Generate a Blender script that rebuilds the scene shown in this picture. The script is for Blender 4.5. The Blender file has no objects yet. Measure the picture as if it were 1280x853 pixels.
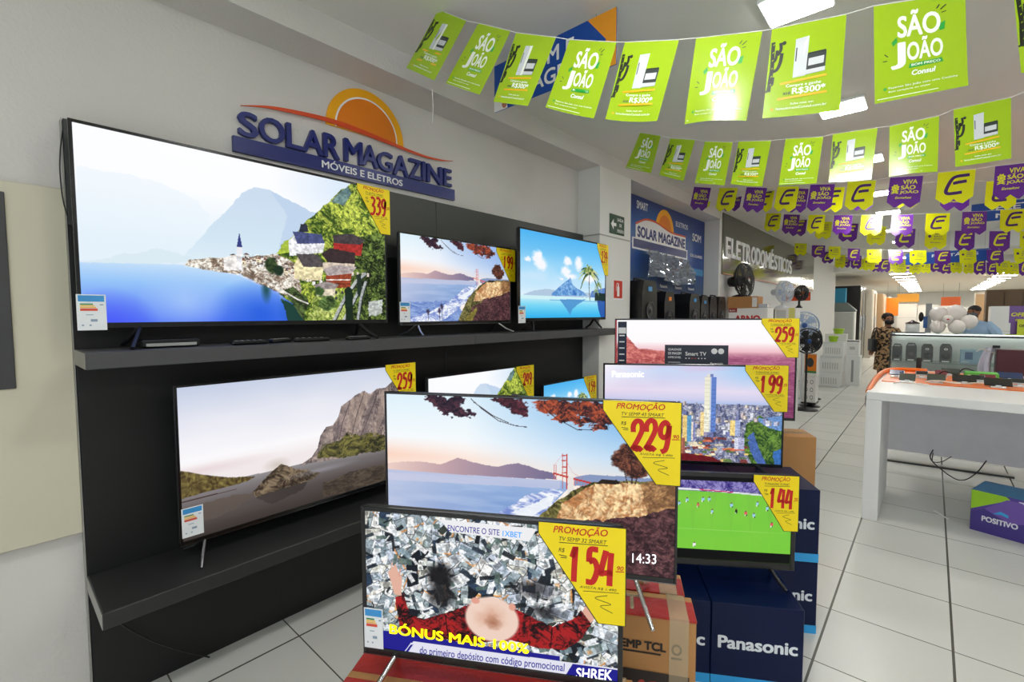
# Electronics shop: wall of televisions, stacked cartons, festival bunting.
import bpy, bmesh, math, random
import numpy as np
from mathutils import Matrix, Vector
SC = bpy.context.scene
COL = SC.collection
R = math.radians
# ------------------------------------------------------------------ camera, world, light, exposure
cd = bpy.data.cameras.new('camera'); cam = bpy.data.objects.new('camera', cd); COL.objects.link(cam)
cm = Matrix(((0.745561,-0.035048,0.665515),(0.666429,0.044146,-0.744260),(-0.003295,0.998410,0.056270))).to_4x4(); cm.translation = (0, 0, 1.6); cam.matrix_world = cm
cd.sensor_fit = 'HORIZONTAL'; cd.sensor_width = 36; cd.lens = 36*587.1/1280; cd.clip_start = .05; cd.clip_end = 200
SC.camera = cam
SC.view_settings.view_transform = 'Standard'; SC.view_settings.look = 'None'
SC.view_settings.exposure = 0.0; SC.view_settings.gamma = 1.0; SC.view_settings.use_curve_mapping = False
LED = 57.0          # ceiling panel emission
wd = bpy.data.worlds.new('world'); SC.world = wd; wd.use_nodes = True
wd.node_tree.nodes['Background'].inputs[0].default_value = (.86, .93, 1, 1)
wd.node_tree.nodes['Background'].inputs[1].default_value = .75
def area(name, loc, rot, sx, sy, power, col=(1, 1, 1)):
    l = bpy.data.lights.new(name, 'AREA'); l.shape = 'RECTANGLE'; l.size = sx; l.size_y = sy; l.energy = power; l.color = col
    o = bpy.data.objects.new(name, l); COL.objects.link(o); o.location = loc; o.rotation_euler = rot; return o
area('street_fill', (2.5, -3.4, 1.7), (R(90), 0, 0), 7, 2.6, 75, (.93, .97, 1))  # added soft fill from the unseen street side behind the camera
try:
    SC.cycles.max_bounces = 6; SC.cycles.diffuse_bounces = 4; SC.cycles.glossy_bounces = 3; SC.cycles.transmission_bounces = 4
    SC.cycles.use_denoising = True; SC.cycles.sample_clamp_indirect = 6
except Exception: pass
# ------------------------------------------------------------------ helpers
def lin(c):
    c = np.asarray(c, float)/255
    return np.where(c <= .04045, c/12.92, ((c+.055)/1.055)**2.4)
MATS = {}
def M(name, rgb=(200, 200, 200), rough=.5, metal=0., noise=.06, scale=12., bump=0., emit=0., spec=.5, alpha=1., trans=0., coat=0., bscale=None):
    if name in MATS: return MATS[name]
    m = bpy.data.materials.new(name); m.use_nodes = True; nt = m.node_tree; b = nt.nodes['Principled BSDF']
    c = lin(rgb); tc = nt.nodes.new('ShaderNodeTexCoord'); nz = nt.nodes.new('ShaderNodeTexNoise')
    nz.inputs['Scale'].default_value = scale; nz.inputs['Detail'].default_value = 4
    nt.links.new(tc.outputs['Object'], nz.inputs['Vector'])
    mx = nt.nodes.new('ShaderNodeMix'); mx.data_type = 'RGBA'; fac = nz.outputs['Fac']
    if noise > .9:       # printed pattern: hard edged patches
        rp = nt.nodes.new('ShaderNodeMapRange'); rp.inputs[1].default_value = .46; rp.inputs[2].default_value = .54; nt.links.new(fac, rp.inputs[0]); fac = rp.outputs[0]
    mx.inputs[6].default_value = (*np.clip(c*(1-noise), 0, 1), 1); mx.inputs[7].default_value = (*np.clip(c*(1+noise), 0, 1), 1)
    nt.links.new(fac, mx.inputs[0]); nt.links.new(mx.outputs[2], b.inputs['Base Color'])
    b.inputs['Roughness'].default_value = rough; b.inputs['Metallic'].default_value = metal
    b.inputs['Specular IOR Level'].default_value = spec; b.inputs['Alpha'].default_value = alpha
    b.inputs['Transmission Weight'].default_value = trans; b.inputs['Coat Weight'].default_value = coat
    if emit:
        nt.links.new(mx.outputs[2], b.inputs['Emission Color']); b.inputs['Emission Strength'].default_value = emit
    if bump:
        bp = nt.nodes.new('ShaderNodeBump'); bp.inputs['Strength'].default_value = bump; bp.inputs['Distance'].default_value = .01
        n2 = nt.nodes.new('ShaderNodeTexNoise'); n2.inputs['Scale'].default_value = bscale or scale*4; n2.inputs['Detail'].default_value = 5
        nt.links.new(tc.outputs['Object'], n2.inputs['Vector']); nt.links.new(n2.outputs['Fac'], bp.inputs['Height'])
        nt.links.new(bp.outputs['Normal'], b.inputs['Normal'])
    MATS[name] = m; return m
def MA(name, emit=0., rough=.3, spec=.5):
    if name in MATS: return MATS[name]
    m = bpy.data.materials.new(name); m.use_nodes = True; nt = m.node_tree; b = nt.nodes['Principled BSDF']
    a = nt.nodes.new('ShaderNodeAttribute'); a.attribute_name = 'Col'
    b.inputs['Roughness'].default_value = rough; b.inputs['Specular IOR Level'].default_value = spec
    if emit:
        b.inputs['Base Color'].default_value = (.004, .004, .005, 1)
        nt.links.new(a.outputs['Color'], b.inputs['Emission Color']); b.inputs['Emission Strength'].default_value = emit
    else: nt.links.new(a.outputs['Color'], b.inputs['Base Color'])
    MATS[name] = m; return m
def tag(o, label=None, cat=None, group=None, kind=None):
    if label: o['label'] = label
    if cat: o['category'] = cat
    if group: o['group'] = group
    if kind: o['kind'] = kind
    return o
def thing(name, label, cat, loc=(0, 0, 0), rz=0., group=None):
    o = bpy.data.objects.new(name, None); COL.objects.link(o); o.location = loc; o.rotation_euler = (0, 0, R(rz)); o.empty_display_size = .05
    return tag(o, label, cat, group)
def fr(o, x, y, z):
    return Matrix(((x[0], y[0], z[0], o[0]), (x[1], y[1], z[1], o[1]), (x[2], y[2], z[2], o[2]), (0, 0, 0, 1)))
def front(x=0, y=0, z=0):    # 2-D art (x right, y up) on a face that looks toward -Y
    return fr((x, y, z), (1, 0, 0), (0, 0, 1), (0, -1, 0))
def onwall(y=0, z=0, x=0):   # 2-D art on a face that looks toward +X
    return fr((x, y, z), (0, 1, 0), (0, 0, 1), (1, 0, 0))
TXT = {}
def textshape(s, bold=0., shear=0.):
    k = (s, bold, shear)
    if k in TXT: return TXT[k]
    c = bpy.data.curves.new('t', 'FONT'); c.body = s; c.size = 1; c.shear = shear; c.resolution_u = 4; c.space_character = 1.0
    o = bpy.data.objects.new('t', c); me = o.to_mesh()
    V = np.array([v.co[:2] for v in me.vertices]); F = [tuple(p.vertices) for p in me.polygons]
    o.to_mesh_clear(); bpy.data.objects.remove(o); bpy.data.curves.remove(c)
    if bold:             # heavier face: the glyphs drawn again, slightly shifted
        n = len(V); F0 = F; V0 = V; Vs = [V0]; F = list(F0)
        for k, (dx, dy) in enumerate(((1, 0), (-1, 0), (0, .8), (0, -.8), (.75, .6), (-.75, .6), (.75, -.6), (-.75, -.6))):
            Vs.append(V0+np.array([dx, dy])*bold); F += [tuple(i+n*(k+1) for i in f) for f in F0]
        V = np.concatenate(Vs)
    lo, hi = V.min(0), V.max(0)
    m = len(V)//(9 if bold else 1); zz = np.repeat(np.arange(len(V)//m), m)*4e-5      # copies stepped so faces never coincide
    TXT[k] = (np.column_stack([(V-lo)/(hi-lo), zz]), F, (hi-lo)); return TXT[k]
def ribbon(pts, w):
    p = np.array(pts, float); n = len(p); d = np.zeros_like(p)
    d[1:-1] = p[2:]-p[:-2]; d[0] = p[1]-p[0]; d[-1] = p[-1]-p[-2]
    d /= np.linalg.norm(d, axis=1)[:, None]+1e-9
    q = np.stack([-d[:, 1], d[:, 0]], 1)*w/2
    V = np.concatenate([p+q, p-q]); F = [(i, i+n, i+n+1, i+1) for i in range(n-1)]
    return V, F
def cr(pts, k=5):            # smooth a polyline
    p = [np.array(q, float) for q in pts]; p = [2*p[0]-p[1]]+p+[2*p[-1]-p[-2]]; out = []
    for i in range(1, len(p)-2):
        for j in range(k):
            t = j/k; a, b, c, d = p[i-1:i+3]
            out.append(.5*((2*b)+(-a+c)*t+(2*a-5*b+4*c-d)*t*t+(-a+3*b-3*c+d)*t**3))
    out.append(p[-2]); return [tuple(q) for q in out]
class MB:
    def __init__(s): s.v = []; s.f = []; s.m = []; s.sm = []
    def add(s, V, F, mi=0, T=None, sm=False):
        o = len(s.v)
        for p in V:
            p = Vector((p[0], p[1], p[2] if len(p) > 2 else 0))
            s.v.append(tuple(T @ p) if T else tuple(p))
        for f in F: s.f.append(tuple(i+o for i in f)); s.m.append(mi); s.sm.append(sm)
        return s
    def box(s, x0, x1, y0, y1, z0, z1, mi=0, T=None, bev=0., seg=1):
        x0, x1 = sorted((x0, x1)); y0, y1 = sorted((y0, y1)); z0, z1 = sorted((z0, z1))
        bm = bmesh.new(); bmesh.ops.create_cube(bm, size=1)
        for v in bm.verts: v.co = Vector(((x0+x1)/2+v.co.x*(x1-x0), (y0+y1)/2+v.co.y*(y1-y0), (z0+z1)/2+v.co.z*(z1-z0)))
        if bev:
            bev = min(bev, .45*min(x1-x0, y1-y0, z1-z0))
            bmesh.ops.bevel(bm, geom=bm.edges[:], offset=bev, segments=seg, profile=.6, affect='EDGES')
        bm.verts.index_update()
        s.add([v.co.copy() for v in bm.verts], [tuple(v.index for v in f.verts) for f in bm.faces], mi, T); bm.free(); return s
    def prism(s, poly, z0, z1, mi=0, T=None, side=None):
        n = len(poly); V = [(p[0], p[1], z0) for p in poly]+[(p[0], p[1], z1) for p in poly]
        a = sum(poly[i][0]*poly[(i+1) % n][1]-poly[(i+1) % n][0]*poly[i][1] for i in range(n))
        idx = list(range(n)) if a > 0 else list(range(n))[::-1]
        s.add(V, [tuple(i for i in idx[::-1]), tuple(i+n for i in idx)], mi, T)
        s.add(V, [(idx[k], idx[(k+1) % n], idx[(k+1) % n]+n, idx[k]+n) for k in range(n)], mi if side is None else side, T); return s
    def poly(s, pts, mi=0, T=None, z=0.): return s.add([(p[0], p[1], z) for p in pts], [tuple(range(len(pts)))], mi, T)
    def ell(s, cx, cy, rx, ry, mi=0, T=None, z=0., a0=0, a1=360, n=28, inner=0.):
        A = [R(a0+(a1-a0)*i/n) for i in range(n+1)]
        V = [(cx+rx*math.cos(a), cy+ry*math.sin(a), z) for a in A]+[(cx+rx*inner*math.cos(a), cy+ry*inner*math.sin(a), z) for a in A]
        return s.add(V, [(i, i+1, i+n+2, i+n+1) for i in range(n)], mi, T)
    def stroke(s, pts, w, mi=0, T=None, z=0.):
        V, F = ribbon(pts, w); return s.add([(p[0], p[1], z) for p in V], F, mi, T)
    def text(s, t, x0, y0, x1, y1, mi=0, T=None, bold=0., shear=0., ext=0., z=0.):
        V, F, _ = textshape(t, bold, shear)
        A = [(x0+p[0]*(x1-x0), y0+p[1]*(y1-y0), p[2]) for p in V]
        if not ext: return s.add([(p[0], p[1], z+p[2]) for p in A], F, mi, T)
        n = len(A); ed = {}
        for f in F:
            for i in range(len(f)): ed[(f[i], f[(i+1) % len(f)])] = 1
        side = [(a, b, b+n, a+n) for a, b in ed if (b, a) not in ed]
        s.add([(p[0], p[1], z) for p in A]+[(p[0], p[1], z+ext+p[2]) for p in A], [tuple(i+n for i in f) for f in F]+[tuple(q) for q in side], mi, T)
        return s
    def tube(s, pts, r, n=8, mi=0, T=None, cap=True):
        P_ = [Vector(p) for p in pts]; k = len(P_); rr = r if isinstance(r, (list, tuple)) else [r]*k
        t = [(P_[min(i+1, k-1)]-P_[max(i-1, 0)]).normalized() for i in range(k)]
        a = t[0].orthogonal().normalized(); V = []
        for i in range(k):
            a = (a-t[i]*a.dot(t[i])).normalized(); b = t[i].cross(a)
            for j in range(n):
                q = 2*math.pi*j/n; V.append(P_[i]+(a*math.cos(q)+b*math.sin(q))*rr[i])
        F = [(i*n+j, i*n+(j+1) % n, (i+1)*n+(j+1) % n, (i+1)*n+j) for i in range(k-1) for j in range(n)]
        s.add(V, F, mi, T, True)
        if cap: s.add(V, [tuple(range(n))[::-1], tuple(range((k-1)*n, k*n))], mi, T)
        return s
    def lathe(s, prof, n=20, mi=0, T=None, sm=True):
        V = []; k = len(prof)
        for r_, z in prof:
            for j in range(n): q = 2*math.pi*j/n; V.append((r_*math.cos(q), r_*math.sin(q), z))
        F = [(i*n+j, i*n+(j+1) % n, (i+1)*n+(j+1) % n, (i+1)*n+j) for i in range(k-1) for j in range(n)]
        s.add(V, F, mi, T, sm)
        if prof[0][0] > 1e-4: s.add(V, [tuple(range(n))[::-1]], mi, T)
        if prof[-1][0] > 1e-4: s.add(V, [tuple(range((k-1)*n, k*n))], mi, T)
        return s
    def ball(s, c, rx, ry=None, rz=None, mi=0, T=None, n=14, k=9):
        ry = ry or rx; rz = rz or rx; V = []; 
        for i in range(k+1):
            a = math.pi*i/k
            for j in range(n): q = 2*math.pi*j/n; V.append((c[0]+rx*math.sin(a)*math.cos(q), c[1]+ry*math.sin(a)*math.sin(q), c[2]-rz*math.cos(a)))
        F = [(i*n+j, i*n+(j+1) % n, (i+1)*n+(j+1) % n, (i+1)*n+j) for i in range(k) for j in range(n)]
        return s.add(V, F, mi, T, True)
    def build(s, name, mats, parent=None, label=None):
        me = bpy.data.meshes.new(name); me.from_pydata(s.v, [], s.f)
        for m in (mats if isinstance(mats, (list, tuple)) else [mats]): me.materials.append(m)
        me.polygons.foreach_set('material_index', s.m); me.polygons.foreach_set('use_smooth', s.sm)
        me.validate(clean_customdata=False); me.update()
        o = bpy.data.objects.new(name, me); COL.objects.link(o)
        if parent: o.parent = parent
        if label: o['label'] = label
        return o
def struct(o): o['kind'] = 'structure'; return o
def sbox(name, x0, x1, y0, y1, z0, z1, mat): return struct(MB().box(x0, x1, y0, y1, z0, z1).build(name, mat))
ORD = ['first', 'second', 'third', 'fourth', 'fifth', 'sixth', 'seventh', 'eighth', 'ninth', 'tenth', 'eleventh', 'twelfth']
# ------------------------------------------------------------------ painter for pictures shown on screens and posters
def P(s): return np.array([[float(q) for q in t.split(',')] for t in s.split()])
class Cv:
    def __init__(s, w, h, base=(0, 0, 0)):
        s.w, s.h = w, h; s.a = np.ones((h, w, 3))*np.array(base, float)
        s.U, s.V = np.meshgrid(np.linspace(0, 1000, w), np.linspace(0, 1000, h)); s.n = 0
    def noise(s, sx, sy, octv=3, seed=0):
        out = np.zeros((s.h, s.w)); amp = 1.; tot = 0
        for o in range(octv):
            rg = np.random.RandomState(seed*31+o*7+1); nx, ny = max(2, int(sx*2**o)), max(2, int(sy*2**o)); L = rg.rand(ny+2, nx+2)
            x = s.U/1000*nx; y = s.V/1000*ny; i = x.astype(int); j = y.astype(int); fx = x-i; fy = y-j
            fx = fx*fx*(3-2*fx); fy = fy*fy*(3-2*fy)
            out += amp*((L[j, i]*(1-fx)+L[j, i+1]*fx)*(1-fy)+(L[j+1, i]*(1-fx)+L[j+1, i+1]*fx)*fy); tot += amp; amp *= .55
        return out/tot
    def put(s, mask, col, alpha=1.):
        m = (mask*alpha)[..., None]; s.a = s.a*(1-m)+np.array(col, float)*m
    def tex(s, c0, c1, sx=40, sy=25, seed=1, con=2.2, octv=3):
        w = s.noise(sx*.4, sy*.4, 2, seed+80)-.5; U0, V0 = s.U, s.V
        s.U = np.clip(U0+w*2600/sx, 0, 1000); s.V = np.clip(V0+w*2000/sy, 0, 1000)
        t = .30*s.noise(sx*.35, sy*.35, 2, seed+50)+.35*s.noise(sx*1.2, sy*1.2, octv, seed)+.35*s.noise(sx*2.8, sy*2.8, 2, seed+20); s.U, s.V = U0, V0
        t = np.clip((t-.5)*con*1.5+.5, 0, 1)[..., None]
        return np.array(c0, float)*(1-t)+np.array(c1, float)*t
    def vg(s, stops):                      # vertical colour ramp
        v = [q[0] for q in stops]; return np.stack([np.interp(s.V, v, [q[1][k] for q in stops]) for k in range(3)], -1)
    def hg(s, stops):
        v = [q[0] for q in stops]; return np.stack([np.interp(s.U, v, [q[1][k] for q in stops]) for k in range(3)], -1)
    def mask(s, p, jit=0, seed=3, sc=40):
        U, V = s.U, s.V
        if jit:
            U = U+(s.noise(sc, sc*.6, 3, seed)-.5)*jit; V = V+(s.noise(sc, sc*.6, 3, seed+9)-.5)*jit*1.7
        p = np.asarray(p); lo = p.min(0)-jit*2-2; hi = p.max(0)+jit*2+2
        j0, j1 = np.searchsorted(s.V[:, 0], [lo[1], hi[1]]); i0, i1 = np.searchsorted(s.U[0], [lo[0], hi[0]])
        m = np.zeros((s.h, s.w))
        if j1 <= j0 or i1 <= i0: return m
        u = U[j0:j1, i0:i1]; v = V[j0:j1, i0:i1]; ins = np.zeros(u.shape, bool); n = len(p)
        for k in range(n):
            (x1, y1), (x2, y2) = p[k], p[(k+1) % n]
            if y1 == y2: continue
            c = ((y1 > v) != (y2 > v)) & (u < (x2-x1)*(v-y1)/(y2-y1)+x1); ins ^= c
        m[j0:j1, i0:i1] = ins; return m
    def pol(s, p, col, alpha=1., jit=0, seed=3, sc=40): s.put(s.mask(p, jit, seed, sc), col, alpha); return s
    def rect(s, x0, y0, x1, y1, col, alpha=1.): return s.pol([(x0, y0), (x1, y0), (x1, y1), (x0, y1)], col, alpha)
    def grain(s, a=.16, sx=110, sy=70, seed=77, m=None):   # fine picture texture
        k = (s.noise(sx, sy, 2, seed)-.5)*2*a; s.a = s.a*(1+(k if m is None else k*m))[..., None]; return s
    def el(s, cx, cy, rx, ry, col, alpha=1., soft=.3, jit=0, seed=5, sc=40):
        U = s.U+((s.noise(sc, sc, 3, seed)-.5)*jit if jit else 0); V = s.V+((s.noise(sc, sc, 3, seed+3)-.5)*jit*1.7 if jit else 0)
        d = np.sqrt(((U-cx)/rx)**2+((V-cy)/ry)**2); s.put(np.clip((1-d)/max(soft, .02), 0, 1), col, alpha); return s
    def line(s, p, w, col, alpha=1.):
        asp = s.w/s.h
        for a, b in zip(p[:-1], p[1:]):
            a = np.array(a, float); b = np.array(b, float); d = (b-a)*np.array([asp, 1]); L = np.hypot(*d)+1e-6; n = np.array([-d[1]/asp, d[0]])/L*w/2
            s.pol([a+n, b+n, b-n, a-n], col, alpha)
        return s
    def mesh(s, name, T, w, h, mat, parent=None):
        # grid w x h metres, local frame x right, y up from (0,0) = lower left
        X, Y = np.meshgrid(np.linspace(0, w, s.w), np.linspace(h, 0, s.h)); n = s.w*s.h
        co = np.stack([X.ravel(), Y.ravel(), np.zeros(n), np.ones(n)]); co = (np.array(T) @ co)[:3].T
        i = np.arange(n).reshape(s.h, s.w); q = np.stack([i[1:, :-1], i[1:, 1:], i[:-1, 1:], i[:-1, :-1]], -1).reshape(-1, 4)
        me = bpy.data.meshes.new(name); me.vertices.add(n); me.vertices.foreach_set('co', co.ravel())
        me.loops.add(q.size); me.loops.foreach_set('vertex_index', q.ravel().astype(np.int32)); me.polygons.add(len(q))
        me.polygons.foreach_set('loop_start', np.arange(0, q.size, 4, dtype=np.int32))
        me.update(calc_edges=True)
        at = me.color_attributes.new('Col', 'FLOAT_COLOR', 'POINT'); c = np.ones((n, 4), np.float32); c[:, :3] = lin(np.clip(s.a, 0, 255)).reshape(-1, 3)
        at.data.foreach_set('color', c.ravel()); me.materials.append(mat)
        o = bpy.data.objects.new(name, me); COL.objects.link(o)
        if parent: o.parent = parent
        return o
# ------------------------------------------------------------------ the room
def floor_mat():
    m = bpy.data.materials.new('floor_tiles'); m.use_nodes = True; nt = m.node_tree; b = nt.nodes['Principled BSDF']; N = nt.nodes.new; L = nt.links.new
    g = N('ShaderNodeNewGeometry'); sp = N('ShaderNodeSeparateXYZ'); L(g.outputs['Position'], sp.inputs[0])
    def line(out, off, step, half):
        a = N('ShaderNodeMath'); a.operation = 'ADD'; a.inputs[1].default_value = off; L(out, a.inputs[0])
        d = N('ShaderNodeMath'); d.operation = 'DIVIDE'; d.inputs[1].default_value = step; L(a.outputs[0], d.inputs[0])
        f = N('ShaderNodeMath'); f.operation = 'FRACT'; L(d.outputs[0], f.inputs[0])
        q = N('ShaderNodeMath'); q.operation = 'SUBTRACT'; q.inputs[1].default_value = .5; L(f.outputs[0], q.inputs[0])
        w = N('ShaderNodeMath'); w.operation = 'ABSOLUTE'; L(q.outputs[0], w.inputs[0])
        c = N('ShaderNodeMath'); c.operation = 'GREATER_THAN'; c.inputs[1].default_value = .5-half/step; L(w.outputs[0], c.inputs[0])
        fl = N('ShaderNodeMath'); fl.operation = 'FLOOR'; L(d.outputs[0], fl.inputs[0]); return c, fl
    a, fa = line(sp.outputs[0], .3573+100*.486, .486, .0052); c, fc = line(sp.outputs[1], -4.4867+100*.5021, .5021, .0030)
    mx = N('ShaderNodeMath'); mx.operation = 'MAXIMUM'; L(a.outputs[0], mx.inputs[0]); L(c.outputs[0], mx.inputs[1])
    nz = N('ShaderNodeTexNoise'); nz.inputs['Scale'].default_value = 2.2; nz.inputs['Detail'].default_value = 6; L(g.outputs['Position'], nz.inputs['Vector'])
    t = N('ShaderNodeMix'); t.data_type = 'RGBA'; t.inputs[6].default_value = (*lin((213, 213, 207)), 1); t.inputs[7].default_value = (*lin((221, 221, 215)), 1); L(nz.outputs['Fac'], t.inputs[0])
    cb = N('ShaderNodeCombineXYZ'); L(fa.outputs[0], cb.inputs[0]); L(fc.outputs[0], cb.inputs[1])
    wn = N('ShaderNodeTexWhiteNoise'); L(cb.outputs[0], wn.inputs['Vector'])
    v = N('ShaderNodeMapRange'); v.inputs[3].default_value = .94; v.inputs[4].default_value = 1.03; L(wn.outputs['Value'], v.inputs[0])
    tm = N('ShaderNodeMix'); tm.data_type = 'RGBA'; tm.blend_type = 'MULTIPLY'; tm.inputs[0].default_value = 1; L(t.outputs[2], tm.inputs[6]); L(v.outputs[0], tm.inputs[7])
    o = N('ShaderNodeMix'); o.data_type = 'RGBA'; o.inputs[7].default_value = (*lin((92, 90, 82)), 1); L(mx.outputs[0], o.inputs[0]); L(tm.outputs[2], o.inputs[6]); L(o.outputs[2], b.inputs['Base Color'])
    r = N('ShaderNodeMapRange'); r.inputs[3].default_value = .24; r.inputs[4].default_value = .28; L(nz.outputs['Fac'], r.inputs[0]); L(r.outputs[0], b.inputs['Roughness'])
    b.inputs['Specular IOR Level'].default_value = .45
    bp = N('ShaderNodeBump'); bp.invert = True; bp.inputs['Strength'].default_value = .4; bp.inputs['Distance'].default_value = .003; L(mx.outputs[0], bp.inputs['Height']); L(bp.outputs['Normal'], b.inputs['Normal'])
    return m
WALL = M('painted_wall', (212, 209, 204), .75, noise=.09, scale=1.6, bump=.25, bscale=60)
WALL2 = M('white_wall', (226, 226, 222), .7, noise=.02, scale=4, bump=.1, bscale=60)
CEIL = M('ceiling_paint', (224, 222, 216), .85, noise=.02, scale=2)
sbox('floor', -3, 9, -3.6, 40, -.1, 0, floor_mat())
sbox('ceiling', -3, 9, -3.6, 17.6, 3.1, 3.25, CEIL)
sbox('ceiling', -3.5, 9, 17.6, 40, 2.86, 3.0, M('ceiling_back', (222, 216, 204), .85, noise=.02))
struct(MB().box(-3, 9, 17.55, 17.6, 2.86, 3.1).build('beam', WALL2)); struct(MB().box(.2, 7, 11.9, 12.15, 2.76, 3.1).build('beam', WALL2))
def wall_dirty():
    m = M('stained_wall', (205, 202, 197), .8, noise=.05, scale=3, bump=.35, bscale=35); nt = m.node_tree
    return m
sbox('wall_left', -2.75, -2.55, -3.6, 7.1, 0, 3.1, WALL)
sbox('wall_left', -2.75, -2.33, 7.1, 17.9, 0, 3.1, WALL2)
sbox('wall_left', -3.5, -3.3, 17.9, 40, 0, 2.86, WALL2)
sbox('wall_return', -3.5, -2.33, 17.9, 18.0, 0, 2.86, WALL2)
sbox('wall_back', -3.5, 9, 38, 38.2, 0, 2.86, WALL2)
sbox('wall_right', 7, 7.2, -3.6, 40, 0, 3.1, WALL2)
struct(MB().box(-2.55, -2.31, -3.6, 7.1, 2.955, 3.1).build('beam', WALL))
struct(MB().box(-2.55, -2.31, 3.80, 4.39, 0, 2.955).build('column', WALL2))
# thin ledge moulding round the column
struct(MB().box(-2.55, -2.302, 3.792, 4.396, 2.332, 2.342).build('trim_1', M('grey_trim', (170, 168, 164), .6)))
# ------------------------------------------------------------------ ceiling lights
LEDM = M('led_panel', (255, 255, 252), .4, noise=0, emit=LED)
LEDB = M('led_back_hall', (255, 250, 240), .4, noise=0, emit=40)
LEDW = M('white_metal', (238, 238, 236), .4)
def ceiling_light(x, y, z, label, group, sx=.26, sy=.24, m=None):
    t = thing('ceiling_light', label, 'ceiling light', (x, y, z), 0, group)
    MB().box(-sx/2-.012, sx/2+.012, -sy/2-.012, sy/2+.012, -.018, 0, bev=.003).build('frame', LEDW, t)
    MB().box(-sx/2, sx/2, -sy/2, sy/2, -.022, -.0185).build('diffuser', m or LEDM, t)
NX = ['big bright square ceiling panel light above the lime posters, nearest the camera', 'square ceiling panel light between the front and second strings of lime posters', 'ceiling panel light behind the purple pennants, third from the front', 'ceiling panel light above the third string of purple pennants', 'ceiling panel light, fifth from the front of the left row', 'small far ceiling panel light before the dropped ceiling', 'far ceiling panel light just before the dropped ceiling']
for k, y in enumerate((-.35, 1.15)): ceiling_light(-.54, y, 3.1, 'square ceiling panel light in the left row, in front of the frame', 'hall ceiling panels near the street', .25, .25)
for k, y in enumerate((2.66, 4.2, 5.75, 7.45, 8.93, 10.9, 12.7, 14.6, 16.4)): ceiling_light(-.54, y, 3.1, NX[k] if k < 7 else 'far square ceiling panel near the dropped ceiling', 'hall ceiling panels in the left row')
for k, y in enumerate((-.35, 1.15, 2.66, 4.2, 5.75, 7.45, 8.93, 10.9, 12.7, 14.6, 16.4)): ceiling_light(2.3, y, 3.1, 'square ceiling panel light in the right row of the hall', 'hall ceiling panels in the right row')
for k in range(10):
    ceiling_light(-.78, 19.2+k*1.75, 2.86, 'long ceiling light in the left row of the dropped ceiling, %s from the front' % ORD[k], 'left row of dropped ceiling lights', .55, .34, LEDB)
    ceiling_light(1.75, 19.2+k*1.75, 2.86, 'long ceiling light in the right row of the dropped ceiling, %s from the front' % ORD[k], 'right row of dropped ceiling lights', .55, .34, LEDB)
# ------------------------------------------------------------------ left: wall unit, cream board
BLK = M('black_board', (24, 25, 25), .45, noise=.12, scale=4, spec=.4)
BLKLIT = M('board_lit_tone', (58, 60, 58), .4, noise=.1, scale=4)  # upper boards' lighter tone: light above a shadow line, put into the colour
SHF = M('graphite_shelf', (70, 70, 72), .5, noise=.06, scale=5)
EDGE = M('pale_edge_band', (150, 148, 142), .6)
unit = thing('display_wall_unit', 'dark graphite television wall unit with two long shelves against white wall', 'display unit', (-2.49, 2.05, 0))
ys = [.225, 2.03, 3.885]
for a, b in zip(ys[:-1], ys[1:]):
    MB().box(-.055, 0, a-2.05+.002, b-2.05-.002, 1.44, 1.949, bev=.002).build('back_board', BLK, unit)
    MB().box(-.055, 0, a-2.05+.002, b-2.05-.002, 1.951, 2.352, bev=.002).build('back_board', BLKLIT, unit, 'upper graphite grey back board')
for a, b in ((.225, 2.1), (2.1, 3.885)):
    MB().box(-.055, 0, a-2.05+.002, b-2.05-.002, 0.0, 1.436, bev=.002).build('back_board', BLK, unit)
MB().box(-.055, -.001, .2215-2.05, .2245-2.05, 0, 2.352).build('edge_strip', EDGE, unit)
for a, b, e in ((.225, 2.105, 0), (2.107, 3.93, 1)):
    s = MB().box(.001, .29, a-2.05, b-2.05, 1.41, 1.47, bev=.003).build('shelf', SHF, unit)
    if not e: MB().box(.002, .288, a-2.0525, a-2.0505, 1.412, 1.468).build('edge_band', M('shelf_end_band', (142, 138, 128), .6), s)
s = MB().box(.001, .37, .225-2.05, 3.885-2.05, .50, .56, bev=.003).build('shelf', M('lower_shelf_board', (40, 41, 41), .5, noise=.1, scale=4), unit)
MB().box(.002, .368, .2225-2.05, .2245-2.05, .502, .558).build('edge_band', EDGE, s)
cb = thing('wall_board', 'large cream painted board fixed to wall left of dark unit', 'wall panel', (-2.55, -.6, .735))
MB().box(.002, .05, -.9, .822, 0, 1.352, bev=.003).build('panel', M('cream_paint', (205, 200, 178), .55, noise=.03, scale=3), cb)
MB().box(.0505, .058, -.75, .663, .60, 1.31, bev=.002).build('dark_inset', M('dark_glass_inset', (66, 66, 68), .3, noise=.25, scale=3), cb, 'dark grey framed inset')
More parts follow.
